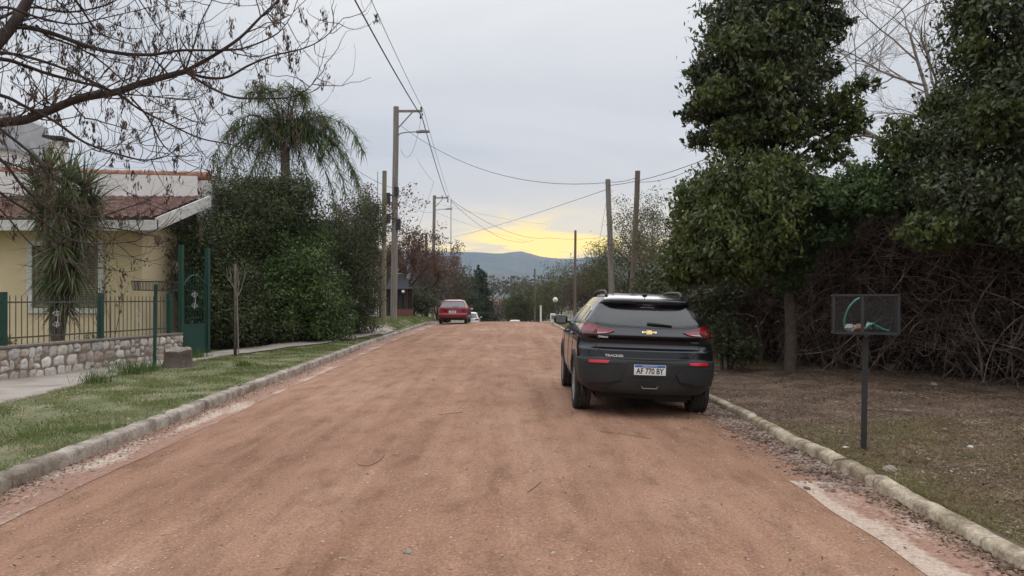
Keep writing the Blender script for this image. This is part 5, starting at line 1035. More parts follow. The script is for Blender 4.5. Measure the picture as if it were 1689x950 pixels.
def brambles():
    root = empty('bramble_hedge', (6.4, 11.2, 0), 'tall tangled hedge of dry brown vines along the right verge', 'hedge'); o = np.array(root.location); tw = []; n = 8000
    for k in range(n):
        t = RNG.uniform(0, 1) ** .85; p = along(t); H = hedge_height(t); big = RNG.uniform() < .12; L = RNG.uniform(.9, 2.6) if big else RNG.uniform(.3, 1.2); m = 8
        z0 = RNG.uniform(.02, 1) ** .8 * H * .95; bulge = .55 * math.sin(min(1, z0 / H) * 2.6); off = bulge * RNG.uniform(.2, 1.15) - RNG.uniform(0, .7) * RNG.uniform(); q = np.array([p[0] + outn[0] * off, p[1] + outn[1] * off, z0])
        d = unit(RNG.normal(size=3) * [1, 1, .85] + [dirh[0] * RNG.normal() * .8, dirh[1] * RNG.normal() * .8, .1]); P = [q]; curl = RNG.normal(size=3) * .34 + [0, 0, -.16]
        for i in range(m):
            d = unit(d + curl * .8 + RNG.normal(size=3) * .10); q = P[-1] + d * L / m; q[2] = max(q[2], .03); P.append(q)
        r0 = RNG.uniform(.006, .011) if big else RNG.uniform(.002, .0048); tw.append((np.array(P) - o, np.linspace(r0, r0 * .45, m + 1)))
    for k in range(80):  # upright stems rooted in the ground
        t = RNG.uniform(0, 1); p = along(t) - outn * RNG.uniform(-.15, .5); H = hedge_height(t); P = [np.array([p[0], p[1], -.05])]; d = unit(np.array([RNG.normal() * .3, RNG.normal() * .3, 1.2]))
        for i in range(8): d = unit(d + RNG.normal(size=3) * .34 + [0, 0, .06]); P.append(P[-1] + d * H / 9)
        r0 = RNG.uniform(.008, .03); tw.append((np.array(P) - o, np.linspace(r0, r0 * .4, 9)))
    v, f = tube_arrays(tw, 4); mesh_obj('vines', v, f, MT['vine'], root, True)
    n = 46000; t = RNG.uniform(0, 1, n); p = along(t); H = hedge_height(t); z = RNG.uniform(.25, 1, n) ** .8 * H; off = -RNG.uniform(-.12, 1.5, n); C = np.stack([p[:, 0] + outn[0] * off, p[:, 1] + outn[1] * off, z], 1)
    v, f = leaves(C - o, .13, .55, .4); mesh_obj('dead_leaves', v, f, MT['dead_leaf'], root)
brambles()
def ivy():
    root = empty('ivy', (6.0, 13.2, 1.8), 'bright green ivy cascading over the top of the bramble hedge', 'ivy'); o = np.array(root.location)
    bl = [PB(1340, 345, 14.27, 46, 44, .6), PB(1395, 330, 13.84, 62, 36, .7), PB(1440, 320, 13.19, 56, 40, .6), PB(1320, 400, 14.49, 34, 40, .5), PB(1365, 385, 13.94, 40, 24, .4), PB(1300, 440, 14.92, 30, 40, .5), PB(1420, 300, 14.05, 50, 22, .6)]
    C = blob_points(bl, 26000, 9, .14, (.7, 1.05)); v, f = leaves(C - o, .075, .6, .5, out=OUTN); mesh_obj('leaves', v, f, MT['ivy'], root); st = []
    for b in bl:
        for _ in range(16): grow(np.array(b[:3]) - o, unit(RNG.normal(size=3) + [0, 0, -.5]), float(np.mean(b[3:])) * 1.1, .008, 1, st, -.1, .5, (2, 3), .2)
    st.append((smooth_poly([np.array([6.9, 15.4, -.1]) - o, np.array([6.9, 15.3, 1.2]) - o, np.array(bl[1][:3]) - o], 5), np.linspace(.04, .02, 11)))
    v, f = tube_arrays(st, 4); mesh_obj('stems', v, f, MT['bark_dark'], root)
ivy()
shrub('understory_shrub', 'added dark thicket keeping light out behind the bramble hedge', 'shrub', [(*(along(t) - outn * 2.2), 1.5, 1.3, 1.1, 1.7) for t in np.linspace(0, 1, 12)], MT['tree_dark'], 26000, .17, .5, .3, base=0, trunk=True)  # undergrowth added to darken the space behind the hedge
shrub('understory_shrub', 'added dense bushes blocking sky gaps behind the bramble hedge', 'shrub', [(*(along(t) - outn * 5.5), 1.2, 1.5, 1.3, 1.8) for t in np.linspace(0, 1, 13)], MT['tree_dark'], 26000, .24, .6, .3, base=-.1, trunk=False)  # second row added so bright sky does not show through the hedge foot
shrub('understory_shrub', 'low dark weeds filling the foot of the bramble hedge', 'shrub', [(*(along(t) - outn * 1.5), .35, 1.1, .7, .6) for t in np.linspace(0, 1, 20)], MT['dead_leaf'], 22000, .13, .5, .2, base=-.05, trunk=False)
shrub('understory_shrub', 'green weeds between the SUV and the tall tree trunk', 'shrub', [PB(1195, 555, 15.4, 24, 34, .5), PB(1225, 575, 15.2, 30, 22, .5), PB(1180, 500, 16, 30, 40, .6)], MT['hedge_olive'], 5000, .08, .5, .2, base=0)
shrub('understory_shrub', 'dark bank of bushes between the tall tree and leaning poles', 'shrub', [PB(1110, 460, 21, 40, 40, 1.2), PB(1150, 500, 19, 50, 50, 1.2), PB(1080, 480, 24, 36, 36, 1.2), PB(1200, 470, 18, 60, 70, 1.2)], MT['tree_dark'], 16000, .11, .5, .3, base=0)
bare_tree('walnut_tree', 'tall leafless grey tree between the two leafy trees', 'tree', (12.6, 21.5, 0), 13.5, .15, MT['bark_pale'], None, 0, 0, 5, None, lean=(-.04, 0), spread=.85, trunkfrac=.36, seed=48, kids=(5, 6), width=1.3, up=.02)
def pale_wall():
    r_ = empty('garden_wall', (14.5, 19.5, 0), 'pale wall glimpsed through the foot of the bramble hedge', 'wall'); m = MB(); m.bar((-1.2, .3, .45), (3, -3.0, .45), .15, .9); m.build('masonry', MT['kerb'], r_)
    m = MB(); m.bar((-1.2, .3, .93), (3, -3.0, .93), .2, .06); m.build('coping', MT['kerb'], r_)
pale_wall()
def trash_cage():
    p = W(1426, 742, 7.3); x, y = float(p[0]), 7.3; z = GR(x, y); r_ = empty('litter_basket', (x, y, z - .02), 'dark mesh litter cage on a thin dark post on the right verge', 'litter basket')
    m = MB().box((0, 0, .56), (.052, .052, 1.14), ry=R(1.0)).build('post', MT['dark_metal'], r_); zt, zb = 1.545, 1.175; a, b = .285, .15; r_.rotation_euler = (0, 0, R(-21)); f = MB()
    for zz in (zb, zt):
        for s in (-1, 1): f.bar((-a, s * b, zz), (a, s * b, zz), .022); f.bar((s * a, -b, zz), (s * a, b, zz), .022)
    for s in (-1, 1):
        for e in (-1, 1): f.bar((s * a, e * b, zb), (s * a, e * b, zt), .022)
    f.bar((-.03, -b, zb), (-.03, -b, zt), .03); f.bar((0, -b, zb - .02), (0, b, zb - .02), .03)
    f.build('frame', MT['dark_metal'], r_); w = MB(); st = .0135
    for i in range(int(2 * a / st)):
        t = -a + i * st
        for s in (-1, 1): w.bar((t, s * b, zb), (t, s * b, zt), .0021)
    for i in range(int((zt - zb) / st)):
        t = zb + i * st
        for s in (-1, 1): w.bar((-a, s * b, t), (a, s * b, t), .0021); w.bar((s * a, -b, t), (s * a, b, t), .0021)
    for i in range(int(2 * b / st)):
        t = -b + i * st
        for s in (-1, 1): w.bar((s * a, t, zb), (s * a, t, zt), .0028)
    w.build('mesh', MT['dark_metal'], r_); MB().box((0, 0, zb), (2 * a, 2 * b, .006)).build('floor_plate', MT['dark_metal'], r_)
    rp = MB(); base = Vector((x, y, z - .02)); h = empty('garden_hose', tuple(base + Vector((-.09, 0, zb))), 'pale green hose loop standing in the mesh litter cage', 'hose')
    MB().tube(smooth_poly([(-.10, 0, .02), (-.11, 0, .12), (-.07, 0, .24), (.0, 0, .32), (.04, 0, .34)], 6), .010, 8).build('hose', plain('pale_green_hose', (.10, .28, .22), .5), h, True)
    k = empty('rope', tuple(base + Vector((.06, 0, zb))), 'heap of green and white rope lying in the mesh litter cage', 'rope'); MB_ = MB()
    for i in range(7):
        pts = [(-.08 + .02 * i, -.05 + .015 * i, .03 + .02 * random.random()), (0, random.uniform(-.08, .08), .07 + .03 * random.random()), (.09, random.uniform(-.06, .06), .04), (.15, .02 * i - .06, .02)]; MB_.tube(smooth_poly(pts, 5), .011, 6, m=i % 2)
    MB_.build('rope', [plain('green_rope', (.03, .30, .20), .6), plain('white_rope', (.5, .55, .52), .6)], k, True)
    g = empty('rubbish', tuple(base + Vector((-.10, -.02, zb + .02))), 'crumpled orange and white rubbish in the mesh litter cage', 'rubbish'); rs = random.Random(2)
    for nm, cx, mt in (('white_bag', -.05, plain('white_bag', (.6, .58, .55), .6)), ('orange_wrap', .04, plain('orange_wrap', (.50, .24, .12), .6))):
        bm = bmesh.new(); bmesh.ops.create_icosphere(bm, subdivisions=3, radius=.05)
        for v in bm.verts: v.co *= 1 + .25 * math.sin(v.co.x * 90 + v.co.y * 60) * math.cos(v.co.z * 80) + rs.uniform(-.08, .08); v.co.z *= .7
        me = bpy.data.meshes.new(nm); bm.to_mesh(me); bm.free(); me.materials.append(mt); q = bpy.data.objects.new(nm, me); COL.objects.link(q); q.parent = g; q.location = (cx, 0, .03)
trash_cage()

# ------------------------------------------------------------ poles and wires
def pole(name, label, base, top, r0, r1, mat, group=None, cat='utility pole'):
    r_ = empty(name, tuple(base), label, cat, group); t = np.array(top) - np.array(base); m = MB(); k = 6
    m.tube([(t[0] * i / k + random.uniform(-.01, .01), t[1] * i / k, t[2] * i / k - (.2 if i == 0 else 0)) for i in range(k + 1)], np.linspace(r0, r1, k + 1), 14); m.build('pole', mat, r_, True); smooth_angle(r_.children[0], 50); return r_
UG = 'wooden utility poles'
def big_pole(px, d, label, ztop, zb, armpx=44, full=True):
    x = (px - 844.5) * d / F; r_ = pole('utility_pole', label, (x - .12, d, zb), (x + .02, d, ztop), .17, .135, MT['wood_pole'], UG); h = ztop - zb; x0 = .14
    a = MB(); a.bar((x0, 0, h - .22), (x0 + 1.30, -.02, h - .22), .09, .11); a.bar((x0 + .10, 0, h - 1.05), (x0 + .80, 0, h - .28), .05, .05); a.build('crossarm', MT['wood_pole'], r_)
    i = MB()
    for dx in (1.25, .72, .12) if not full else (1.25,): i.lathe([(.03, 0), (.055, .03), (.035, .07), (.06, .10), (.045, .15), (.01, .17)], 12, 'Z', (x0 + dx, 0, h - .165))
    i.lathe([(.045, 0), (.05, .12), (.03, .16)], 10, 'Z', (x0 + 1.22, 0, h - .60)); i.lathe([(.03, 0), (.04, .1)], 10, 'Z', (x0 + 1.3, 0, h - .44)); i.bar((x0 + 1.22, 0, h - .45), (x0 + 1.22, 0, h - .2), .02); i.build('insulator', MT['dark_metal'], r_)
    l = MB(); l.tube(smooth_poly([(x0 + .06, 0, h - 1.95 + .35), (x0 + .16, 0, h - 1.36), (x0 + .5, 0, h - 1.28), (x0 + 1.0, 0, h - 1.25)], 5), .028, 8)
    lo = l.build('lamp_arm', MT['steel'], r_, True); l = MB(); l.box((x0 + 1.33, 0, h - 1.245), (.66, .26, .09), ry=R(-2)); l.box((x0 + 1.36, 0, h - 1.19), (.36, .18, .06)); ob = l.build('lamp_head', MT['steel'], r_); bevel(ob, .02)
    if full:
        b = MB(); b.box((x0 + .03, -.1, h - 4.25), (.20, .26, .42)); b.box((-.24, -.06, h - 4.6), (.16, .26, .55)); b.box((-.26, -.05, h - 5.6), (.2, .28, .45)); b.box((.26, -.06, h - 5.9), (.2, .26, .55)); b.build('junction_box', MT['charcoal'], r_)
        c = MB()
        for q in (-4.45, -4.9, -5.4, -5.6, -6.1): c.lathe([(.175, 0), (.175, .05)], 16, 'Z', (-.06, 0, h + q))
        c.build('clamp_band', MT['steel'], r_); c = MB(); c.tube([(x0 + .02, -.05, h - 1.0), (x0 + .02, -.06, h - 4.2)], .018, 6); c.build('conduit', MT['cable'], r_)
    return x + .02 + 1.37, r_
zb1 = float(verge_l(np.array(-5.8), np.array(37.)))
ax1, p1 = big_pole(653, 37, 'tallest weathered utility pole with crossarm street lamp and black boxes', 11.08, zb1)
ax2, p2 = big_pole(716, 68, 'farther utility pole with crossarm and lamp among the brown trees', 10.95, float(zc(68)) - .1, full=False)
pole('utility_pole', 'mossy yellowish stub pole just left of the lamp pole', (W(633, 500, 34)[0], 34, float(zc(34)) + .15), W(634, 282, 34), .12, .10, MT['wood_mossy'], UG)
pole('utility_pole', 'pale wooden pole leaning slightly, left of two beyond the SUV', (W(1011, 480, 28)[0], 28, 0), W(1003, 296, 28), .12, .095, MT['wood_pole'], UG)
pole('utility_pole', 'darker brown leaning pole, right of two beyond the SUV', (W(1040, 480, 26)[0], 26, 0), W(1052, 282, 26), .11, .09, MT['wood_pole_warm'], UG)
pole('utility_pole', 'thin dark pole far beyond the SUV left of the pale pole', (W(948, 500, 50)[0], 50, -.2), W(949, 380, 50), .10, .08, MT['wood_pole_warm'], UG)
pole('utility_pole', 'short distant pole above the scrub trees near the road', (W(882, 500, 110)[0], 110, -3.8), W(882, 443, 110), .14, .12, MT['wood_pole_warm'], UG)
pole('utility_pole', 'short dark pole top among the brown trees left of the crest', (W(703, 500, 60)[0], 60, -.6), W(703, 385, 60), .12, .10, MT['wood_pole_warm'], UG)
pole('utility_pole', 'thin steel mast standing between brown trees and the pine', (W(743, 500, 72)[0], 72, -1.6), W(744, 327, 72), .045, .035, MT['steel'], UG)
pole('utility_pole', 'thin steel aerial mast behind the palm and stub pole', (W(623, 500, 44)[0], 44, 0), W(623, 283, 44), .03, .02, MT['steel'], UG)
WIRES = []
def wire(pts, r_, label, sag=0):
    P = []
    for a, b in zip(pts[:-1], pts[1:]):
        a = np.array(a, float); b = np.array(b, float); n = 16
        for i in range(n): t = i / n; q = a + (b - a) * t; q = q + np.array([0, 0, -4 * sag * t * (1 - t)]); P.append(q)
    P.append(np.array(pts[-1], float)); o = P[0]; w = MB().tube([p - o for p in P], r_, 5).build('overhead_wire', MT['cable'], None, True); w.location = o; tag(w, label, 'wire', 'overhead wires')
a1 = (ax1, 37, 10.72); a2 = (ax2, 68, 10.55)
wire([(-4.45, -12, 9.9), (-4.45, 20.7, 9.95), (ax1 - .05, 37, 10.5)], .024, 'thick cable running overhead to the tall lamp pole crossarm', .1)
wire([(-4.1, -12, 10.3), (-4.05, 20.7, 10.1), (ax1, 37, 10.9)], .011, 'thin line just right of the thick overhead cable', .1)
wire([(ax1 - .05, 37, 10.45), (ax2 - .05, 68, 10.3)], .024, 'thick twisted cable between the two lamp poles', .25)
wire([(ax1, 37, 10.9), (ax2 + .05, 68, 10.75)], .010, 'thin upper line between the two lamp poles', .15)
wire([W(662, 208, 37), W(1004, 301, 28)], .011, 'long sagging wire crossing the street to the pale leaning pole', .95)
wire([W(1004, 306, 28), W(1165, 262, 21), W(1342, 126, 17.5), W(1504, 0, 14.5), (11, 5, 9.0)], .011, 'wire from the pale pole passing behind the tall leafy tree', .12)
wire([W(1006, 300, 28), W(1047, 294, 26)], .010, 'short slack wire joining the two leaning poles', .05)
wire([W(1051, 300, 26), W(1165, 266, 21), W(1342, 140, 17.5), W(1500, 22, 14.5), (11.2, 5, 8.6)], .009, 'lower parallel wire from the brown pole towards the right', .18)
wire([W(1002, 312, 28), W(742, 392, 72)], .010, 'diagonal wire from the pale pole down to the far steel mast', .15)
wire([W(744, 330, 68), W(905, 392, 120), W(1050, 372, 150)], .020, 'wire sweeping from the farther lamp pole over the valley', 1.2)
wire([W(744, 332, 68), W(880, 396, 118)], .018, 'second wire dropping from the farther lamp pole towards the valley', 1.6)
wire([W(530, 232, 30), W(655, 312, 37), W(717, 335, 68), W(905, 370, 110)], .010, 'service wire descending from the palm past the lamp pole', .3)
wire([W(420, 190, 20), W(540, 262, 30), W(655, 330, 37), W(717, 350, 68), W(870, 398, 120)], .010, 'lower service wire descending behind the palm past both poles', .25)
wire([W(688, 262, 37), W(716, 300, 42), W(655, 470, 50)], .007, 'drop wire slanting from the street cable to the brown trees', .1)
wire([W(661, 247, 37), W(697, 182, 37)], .008, 'slack loop of cable hanging under the lamp arm', 1.15)
wire([W(1003, 315, 28), W(985, 420, 30)], .006, 'thin guy wire falling from the pale pole', 0)
wire([(W(190, -60, 9)), W(400, 238, 24), W(530, 262, 40)], .009, 'thin straight wire crossing behind the bare branches', .1)

# ------------------------------------------------------------ small things far along the street
def shed():
    d = 46; r_ = empty('garden_shed', (W(648, 500, d)[0], d, .3), 'dark timber shelter with charcoal roof behind the lamp pole', 'shed'); m = MB()
    for x in (-.75, -.35, .05, .45, .8): m.box((x, 0, .95), (.22, .1, 1.9))
    m.bar((-.85, 0, 1.75), (.9, 0, 1.75), .1, .12); m.build('timber_frame', MT['bark_dark'], r_); MB().box((0, 1.6, .95), (2.0, .1, 1.9)).build('rear_wall', MT['bark_dark'], r_); m = MB(); m.add([(-1.05, -.5, 1.80), (1.0, -.5, 1.80), (.55, .8, 2.75), (-1.05, .8, 2.75), (-1.05, -.5, 1.72), (1.0, -.5, 1.72), (.55, .8, 2.66), (-1.05, .8, 2.66), (-1.05, 2.4, 1.8), (1.0, 2.4, 1.8)], [[0, 1, 2, 3], [7, 6, 5, 4], [0, 4, 5, 1], [3, 2, 9, 8], [1, 9, 2]]); m.build('roof', MT['charcoal'], r_)
    for x in (-.7, .72): MB().lathe([(.05, 0), (.10, .05), (.10, .12), (.03, .18)], 12, 'Z', (x, -.55, 1.52)).build('lantern', MT['white_plastic'], r_, True)
    d = 50; r_ = empty('house', (W(622, 480, d)[0], d, .3), 'pale distant house partly hidden behind the mossy stub pole', 'house'); m = MB(); m.box((0, 2, 1.2), (2.4, 4, 3.6)); m.build('wall', MT['white_wall'], r_)
    m = MB(); m.box((.35, -.03, 1.5), (.5, .05, 1.2)); w = m.build('window', MT['glass'], r_); m = MB(); m.add([(-1.5, -.4, 3.0), (1.5, -.4, 3.0), (1.5, 2, 3.8), (-1.5, 2, 3.8), (1.5, 4.4, 3), (-1.5, 4.4, 3)], [[0, 1, 2, 3], [3, 2, 4, 5]]); m.build('roof', MT['tile'], r_)
    r_ = empty('picket_fence', (W(665, 520, 44)[0], 44, .3), 'low brown board fence at the foot of the lamp pole', 'fence'); m = MB(); [m.box((x * .13 - .5, 0, .28), (.11, .03, .56)) for x in range(9)]; m.bar((-.6, .03, .4), (.6, .03, .4), .03, .06); m.build('boards', plain('red_brown_boards', (.18, .08, .055), .8), r_)
shed()
def street_bits():
    r_ = empty('marker_post', (*W(892, 520, 44)[:2], float(zc(44)) - .1), 'thin white marker post beside the road crest', 'post'); m = MB(); m.box((0, 0, .5), (.11, .11, 1.1)); m.build('post', MT['white_plastic'], r_); MB().box((0, 0, 1.07), (.13, .13, .05)).build('cap', MT['white_plastic'], r_)
    r_ = empty('globe_lamp', (*W(916, 520, 42)[:2], float(zc(42))), 'round white globe lamp on a short dark post right of the crest', 'lamp'); m = MB(); m.tube([(0, 0, -.1), (0, 0, 1.15)], .05, 8); m.build('post', MT['dark_metal'], r_, True)
    m = MB(); m.lathe([(.02, -.14)] + [(.15 * math.sin(a), -.15 * math.cos(a)) for a in np.linspace(.3, 3.0, 10)] + [(.02, .15)], 16, 'Z', (0, 0, 1.30)); m.build('globe', MT['white_plastic'], r_, True)
    r_ = empty('meter_box', (*W(912, 530, 40)[:2], float(zc(40)) + .0), 'small white meter box low beside the globe lamp', 'box'); m = MB(); m.box((0, 0, .32), (.28, .18, .5)); b = m.build('box', MT['white_plastic'], r_); bevel(b, .02); MB().box((0, -.093, .36), (.18, .01, .22)).build('door', MT['steel'], r_)
    r_ = empty('road_barrier', (*W(795, 500, 95)[:2], float(zc(95))), 'long dark beam across the verge beyond the red hatchback', 'barrier'); m = MB(); m.bar((-1.6, 0, 2.5), (1.6, 0, 2.5), .1, .18); m.build('beam', MT['dark_metal'], r_); m = MB(); [m.box((x, 0, 1.2), (.1, .1, 2.6)) for x in (-1.4, 1.4)]; m.build('support', MT['dark_metal'], r_)
    r_ = empty('farm_building', (*W(822, 500, 230)[:2], float(zc(230)) + 1), 'long low building with a reddish roof in the valley', 'building'); MB().box((0, 0, 3), (8, 6, 8)).build('wall', MT['mortar'], r_)
    m = MB(); m.add([(-4.5, -3.6, 6.9), (4.5, -3.6, 6.9), (4.5, 0, 8.6), (-4.5, 0, 8.6), (4.5, 3.6, 6.9), (-4.5, 3.6, 6.9)], [[0, 1, 2, 3], [3, 2, 4, 5]]); m.build('roof', MT['coping'], r_)
street_bits()

# ------------------------------------------------------------ ground cover (uncountable) and scattered bits
def blades(n, xf, yf, zf, h, w, mat, name, label, lean=.5):
    y = yf(n); x = xf(n, y); z = zf(x, y); B = np.stack([x, y, z - .004], 1); L = RNG.uniform(.5, 1.3, n) * (h if np.isscalar(h) else h(x, y)); D = unit(RNG.normal(size=(n, 3)) * [lean, lean, .1] + [0, 0, 1]); S = unit(np.cross(D, RNG.normal(size=(n, 3)))); ww = w * (1 + .05 * y)
    if name == 'grass':
        k_ = RNG.uniform(size=n) < np.clip(1.2 - 1.45 * (.5 + .5 * np.sin(x * 3.7 + 2 * np.sin(y * 1.9)) * np.sin(y * 2.9 + 1.5 * np.sin(x * 2.1))) , .05, 1); B, D, L, S, ww, n = B[k_], D[k_], L[k_], S[k_], ww[k_], int(k_.sum())
    T = B + D * L[:, None] + RNG.normal(size=(n, 3)) * [.012, .012, 0]; v = np.stack([B - S * ww[:, None] / 2, B + S * ww[:, None] / 2, T], 1).reshape(-1, 3); o = mesh_obj(name, v, np.arange(3 * n).reshape(-1, 3), mat); tag(o, label, kind='stuff'); return o
patch = lambda x, y: .5 + .5 * np.sin(x * 1.9 + 1.1 * np.sin(y * 1.1)) * np.sin(y * 1.3 + .8 * np.sin(x * 2.3))
def keep_on(x, y, thr): return patch(x, y) > thr
def lx(n, y): return RNG.uniform(walk_out(y) + .05, xl(y) - .16)
def ly(n): return 3.5 + 25 * RNG.uniform(0, 1, n) ** 1.5
blades(150000, lx, ly, verge_l, lambda x, y: .028 + .035 * patch(x, y), .0055, MT['grass'], 'grass', 'short green grass on the left verge')
def lx2(n, y): return RNG.uniform(-8, xl(y) - .18, n)
blades(26000, lx2, lambda n: RNG.uniform(31.5, 52, n), verge_l, .10, .010, MT['grass'], 'grass', 'grass on the raised bank by the lamp pole')
blades(60000, lambda n, y: xr(y) + .16 + 4.2 * RNG.uniform(0, 1, n) ** 1.6, lambda n: 2.5 + 6.5 * RNG.uniform(0, 1, n) ** 1.3, verge_r, lambda x, y: .025 + .04 * patch(x * 1.3, y), .006, MT['dry_grass'], 'dry_grass', 'dry patchy grass on the near right verge', .8)
blades(16000, lambda n, y: xr(y) + .15 + 4.0 * RNG.uniform(0, 1, n), lambda n: RNG.uniform(16, 46, n), verge_r, .09, .010, MT['dry_grass'], 'dry_grass', 'dry grass on the right verge beyond the SUV', .6)
def scatter_flat(n, xf, yf, zf, size, mat, name, label, lift=.006, asp=.55):
    y = yf(n); x = xf(n, y); C = np.stack([x, y, zf(x, y) + lift + RNG.uniform(0, .012, n)], 1); v, f = leaves(C, size, asp, 0, .5, flat=.8); o = mesh_obj(name, v, f, mat); tag(o, label, kind='stuff')
scatter_flat(60000, lambda n, y: xr(y) + .16 + 5.0 * RNG.uniform(0, 1, n), lambda n: 3 + 15 * RNG.uniform(0, 1, n) ** 1.2, verge_r, .028, MT['fallen'], 'leaf_litter', 'brown fallen leaves on the right verge')
scatter_flat(5200, lambda n, y: xl(y) + .02 + np.abs(RNG.normal(size=n)) * .17, lambda n: 3 + 20 * RNG.uniform(0, 1, n) ** 1.2, road_z, .026, MT['fallen'], 'leaf_litter', 'dry leaves swept against the left kerb', .004)
scatter_flat(6500, lambda n, y: xr(y) - .01 - np.abs(RNG.normal(size=n)) * .13, lambda n: 3 + 10 * RNG.uniform(0, 1, n), road_z, .028, MT['fallen'], 'leaf_litter', 'dry leaves swept against the right kerb', .004)
scatter_flat(1500, lambda n, y: np.where(RNG.uniform(size=n) < .5, xr(y) - .5 - np.abs(RNG.normal(size=n)) * .9, RNG.uniform(-3.8, 2.4, n)), lambda n: 3 + 9 * RNG.uniform(0, 1, n) ** 1.3, road_z, .075, MT['dry_grass'], 'dry_straw', 'bits of dry straw lying on the dirt road', .003, .05)
scatter_flat(2600, lambda n, y: xr(y) + .2 + 4.5 * RNG.uniform(0, 1, n), lambda n: 3 + 13 * RNG.uniform(0, 1, n) ** 1.2, verge_r, .13, MT['dry_grass'], 'dry_straw', 'dry stalks lying on the right verge', .01, .045)
scatter_flat(700, lambda n, y: RNG.uniform(-3.6, 2.6, n), lambda n: 3 + 14 * RNG.uniform(0, 1, n) ** 1.4, road_z, .020, MT['fallen'], 'leaf_litter', 'few dry leaves blown over the dirt road', .002)
scatter_flat(5200, lx, ly, verge_l, .030, MT['fallen'], 'leaf_litter', 'pale leaves lying in the left grass', .03)
def stones(n, xf, yf, zf, smin, smax, mat, name, label, kind='stuff'):
    bm = bmesh.new(); bmesh.ops.create_icosphere(bm, subdivisions=1, radius=1); bv = np.array([v.co[:] for v in bm.verts]); bf = np.array([[v.index for v in f.verts] for f in bm.faces]); bm.free()
    y = yf(n); x = xf(n, y); s = smin + (smax - smin) * RNG.uniform(0, 1, n) ** 3; V = bv[None] * s[:, None, None] * RNG.uniform(.6, 1.2, (n, 1, 3)) * [1, 1, .6] * (1 + .22 * RNG.normal(size=(n, len(bv), 1))); V = V + np.stack([x, y, zf(x, y) + s * .18], 1)[:, None]
    f = (bf[None] + (np.arange(n) * len(bv))[:, None, None]).reshape(-1, 3); o = mesh_obj(name, V.reshape(-1, 3), f, mat); tag(o, label, kind=kind); return o
stones(5200, lambda n, y: xr(y) - .03 - np.abs(RNG.normal(size=n)) * .22, lambda n: RNG.uniform(5.9, 11.5, n), road_z, .004, .032, MT['pebble'], 'gravel', 'loose stones in the right gutter behind the SUV')
MT['chip'] = leafmat('pale_road_chips', [(.30, .19, .14), (.42, .31, .24), (.52, .42, .35)], 2, 0, .9)
stones(9000, lambda n, y: RNG.uniform(-3.6, 2.6, n), lambda n: 3 + 22 * RNG.uniform(0, 1, n) ** 1.6, road_z, .0025, .014, MT['chip'], 'gravel', 'small pebbles scattered over the dirt road')
stones(700, lambda n, y: xl(y) + .05 + np.abs(RNG.normal(size=n)) * .2, lambda n: RNG.uniform(3, 16, n), road_z, .004, .02, MT['pebble'], 'gravel', 'pebbles along the left kerb')
stones(120, lambda n, y: xr(y) + .3 + 3 * RNG.uniform(0, 1, n), lambda n: RNG.uniform(3.5, 12, n), verge_r, .01, .035, MT['pebble'], 'gravel', 'stones in the soil of the right verge')
def rock(px, py, s, label, mat, zf=verge_r, flat=.7):
    d = 1.5 * F / (py - 492); x = (px - 844.5) * d / F; z = float(zf(np.array(x), np.array(d))); bm = bmesh.new(); bmesh.ops.create_icosphere(bm, subdivisions=3, radius=s); ph = random.uniform(0, 6)
    for v in bm.verts: k = v.co / s; v.co *= 1 + .16 * math.sin(k.x * 3 + ph) * math.cos(k.y * 4) + .07 * math.sin(k.z * 9 + ph + k.x * 7); v.co.z *= flat
    me = bpy.data.meshes.new('rock'); bm.to_mesh(me); bm.free(); me.materials.append(mat); o = bpy.data.objects.new('rock', me); COL.objects.link(o); o.location = (x, d, z + s * flat * .4); tag(o, label, 'rock', 'rocks on the right verge')
for k, (px, py, s, lb) in enumerate([(1445, 607, .13, 'pale rock at the hedge foot behind the litter cage post'), (1470, 612, .15, 'upright pale rock just right of the litter cage post'), (1384, 601, .12, 'pale rock at the hedge foot left of the litter cage'), (1515, 612, .14, 'wide flat rock at the hedge foot right of the litter cage'), (1347, 598, .10, 'small pale rock at the hedge foot beside the tree trunk'), (1540, 640, .08, 'small rock on the bare soil before the bramble hedge')]):
    rock(px, py, s * .8, lb, MT['mortar'])
rock(1330, 768, .055, 'reddish cobble lying in the right gutter', MT['pebble'], road_z)
rock(1601, 737, .03, 'small white stone on the right verge near the frame edge', MT['white_trim'])
rock(1395, 738, .035, 'flat white chip at the foot of the litter cage post', MT['white_trim'], flat=.25)
rock(1468, 778, .06, 'pinkish stone in the dry grass right of the mossy kerb', MT['pebble'])
rock(673, 915, .028, 'grey stone on the dirt road near the bottom of the photo', MT['kerb'], road_z, .4)
def stick(pts, r_, label, zf):
    P = []
    for px, py in pts: d = 1.5 * F / (py - 492); x = (px - 844.5) * d / F; P.append(np.array([x, d, float(zf(np.array(x), np.array(d))) + r_ + .004]))
    P = smooth_poly(P, 5); o = P[0]; w = MB().tube([p - o for p in P], r_, 6).build('twig', MT['bark'], None, True); w.location = o; tag(w, label, 'twig', 'fallen twigs')
stick([(590, 768), (605, 771), (625, 763), (634, 752)], .0028, 'curled brown twig lying left of the road centre', road_z)
stick([(724, 686), (745, 684), (763, 682)], .003, 'straight dark twig across the road behind the SUV', road_z)
stick([(870, 815), (880, 808), (893, 797)], .0025, 'short thin twig near the middle of the near road', road_z)
stick([(990, 712), (1030, 716), (1075, 722)], .0022, 'long thin twig lying behind the SUV bumper', road_z)
stick([(1372, 780), (1380, 770), (1420, 764)], .006, 'dark twig lying over the mossy kerb', lambda x, y: road_z(x, y) + .12)
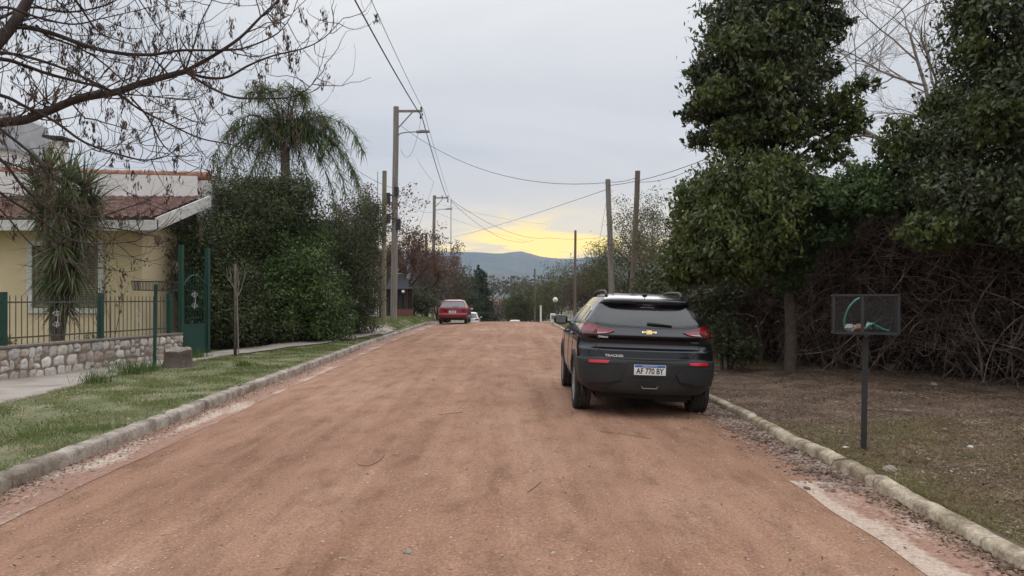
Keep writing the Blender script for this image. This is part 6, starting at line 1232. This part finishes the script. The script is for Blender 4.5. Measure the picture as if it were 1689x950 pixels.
stick([(1290, 590), (1310, 600), (1335, 618), (1362, 640)], .010, 'pale dead branch on the soil by the leaning tree trunk', verge_r)
def tufts():
    for k, (px, py, s, lb) in enumerate([(215, 618, 1.2, 'largest grass tuft beside the sidewalk by the litter basket'), (160, 632, .9, 'sparse grass tuft left of the largest tuft'), (322, 592, 1.0, 'grass tuft right of the tree stump'), (195, 590, .8, 'grass tuft at the foot of the stone wall'), (400, 605, .6, 'low grass tuft right of the sapling'), (245, 612, .8, 'grass tuft at the base of the litter basket post')]):
        d = 1.44 * F / (py - 492); x = (px - 844.5) * d / F; r_ = empty('grass_tuft', (x, d, float(verge_l(np.array(x), np.array(d)))- (.15 if x < -8.6 else 0)), lb, 'grass tuft', 'grass tufts by the sidewalk'); n = int(260 * s); B = RNG.normal(size=(n, 3)) * [.16 * s, .14 * s, 0]
        v, f = straps(B, RNG.normal(size=(n, 3)) * [.4, .4, .1] + [0, 0, 1], RNG.uniform(.12, .36, n) * s, .010, 3, .35); mesh_obj('blades', v, f, MT['tuft'], r_)
tufts()
def weeds():
    p = W(176, 540, 17.2); r_ = empty('rose_bush', (p[0], p[1], .3), 'spindly flowering stem in front of the yellow wall right of the window', 'plant'); out = []; tips = []
    for dx in (-.1, .05, .15): grow((dx, 0, 0), (dx * 1.2, 0, 1), 1.5, .012, 2, out, .1, .4, (1, 2), .1, .5, tips)
    v, f = tube_arrays(out, 5); mesh_obj('stems', v, f, MT['bark'], r_, True); T = np.array([t[0] for t in tips]); C = T[RNG.integers(0, len(T), 160)] + RNG.normal(size=(160, 3)) * .08; v, f = leaves(C, .06, .6, .2); mesh_obj('leaves', v, f, MT['hedge_green'], r_)
    for (a, lb) in ((10.8, 'low garden plants behind the fence near the flower pot'), (13.0, 'low garden plants behind the fence under the dragon tree'), (16.2, 'low garden plants behind the fence near the gate')):
        x = WL(a) - .75; shrub('garden_plant', lb, 'plant', [(x, a, .48, .35, .5, .2), (x - .3, a + .5, .45, .3, .4, .18)], MT['tuft'], 900, .08, .3, -.2, base=.25, trunk=False)
weeds()
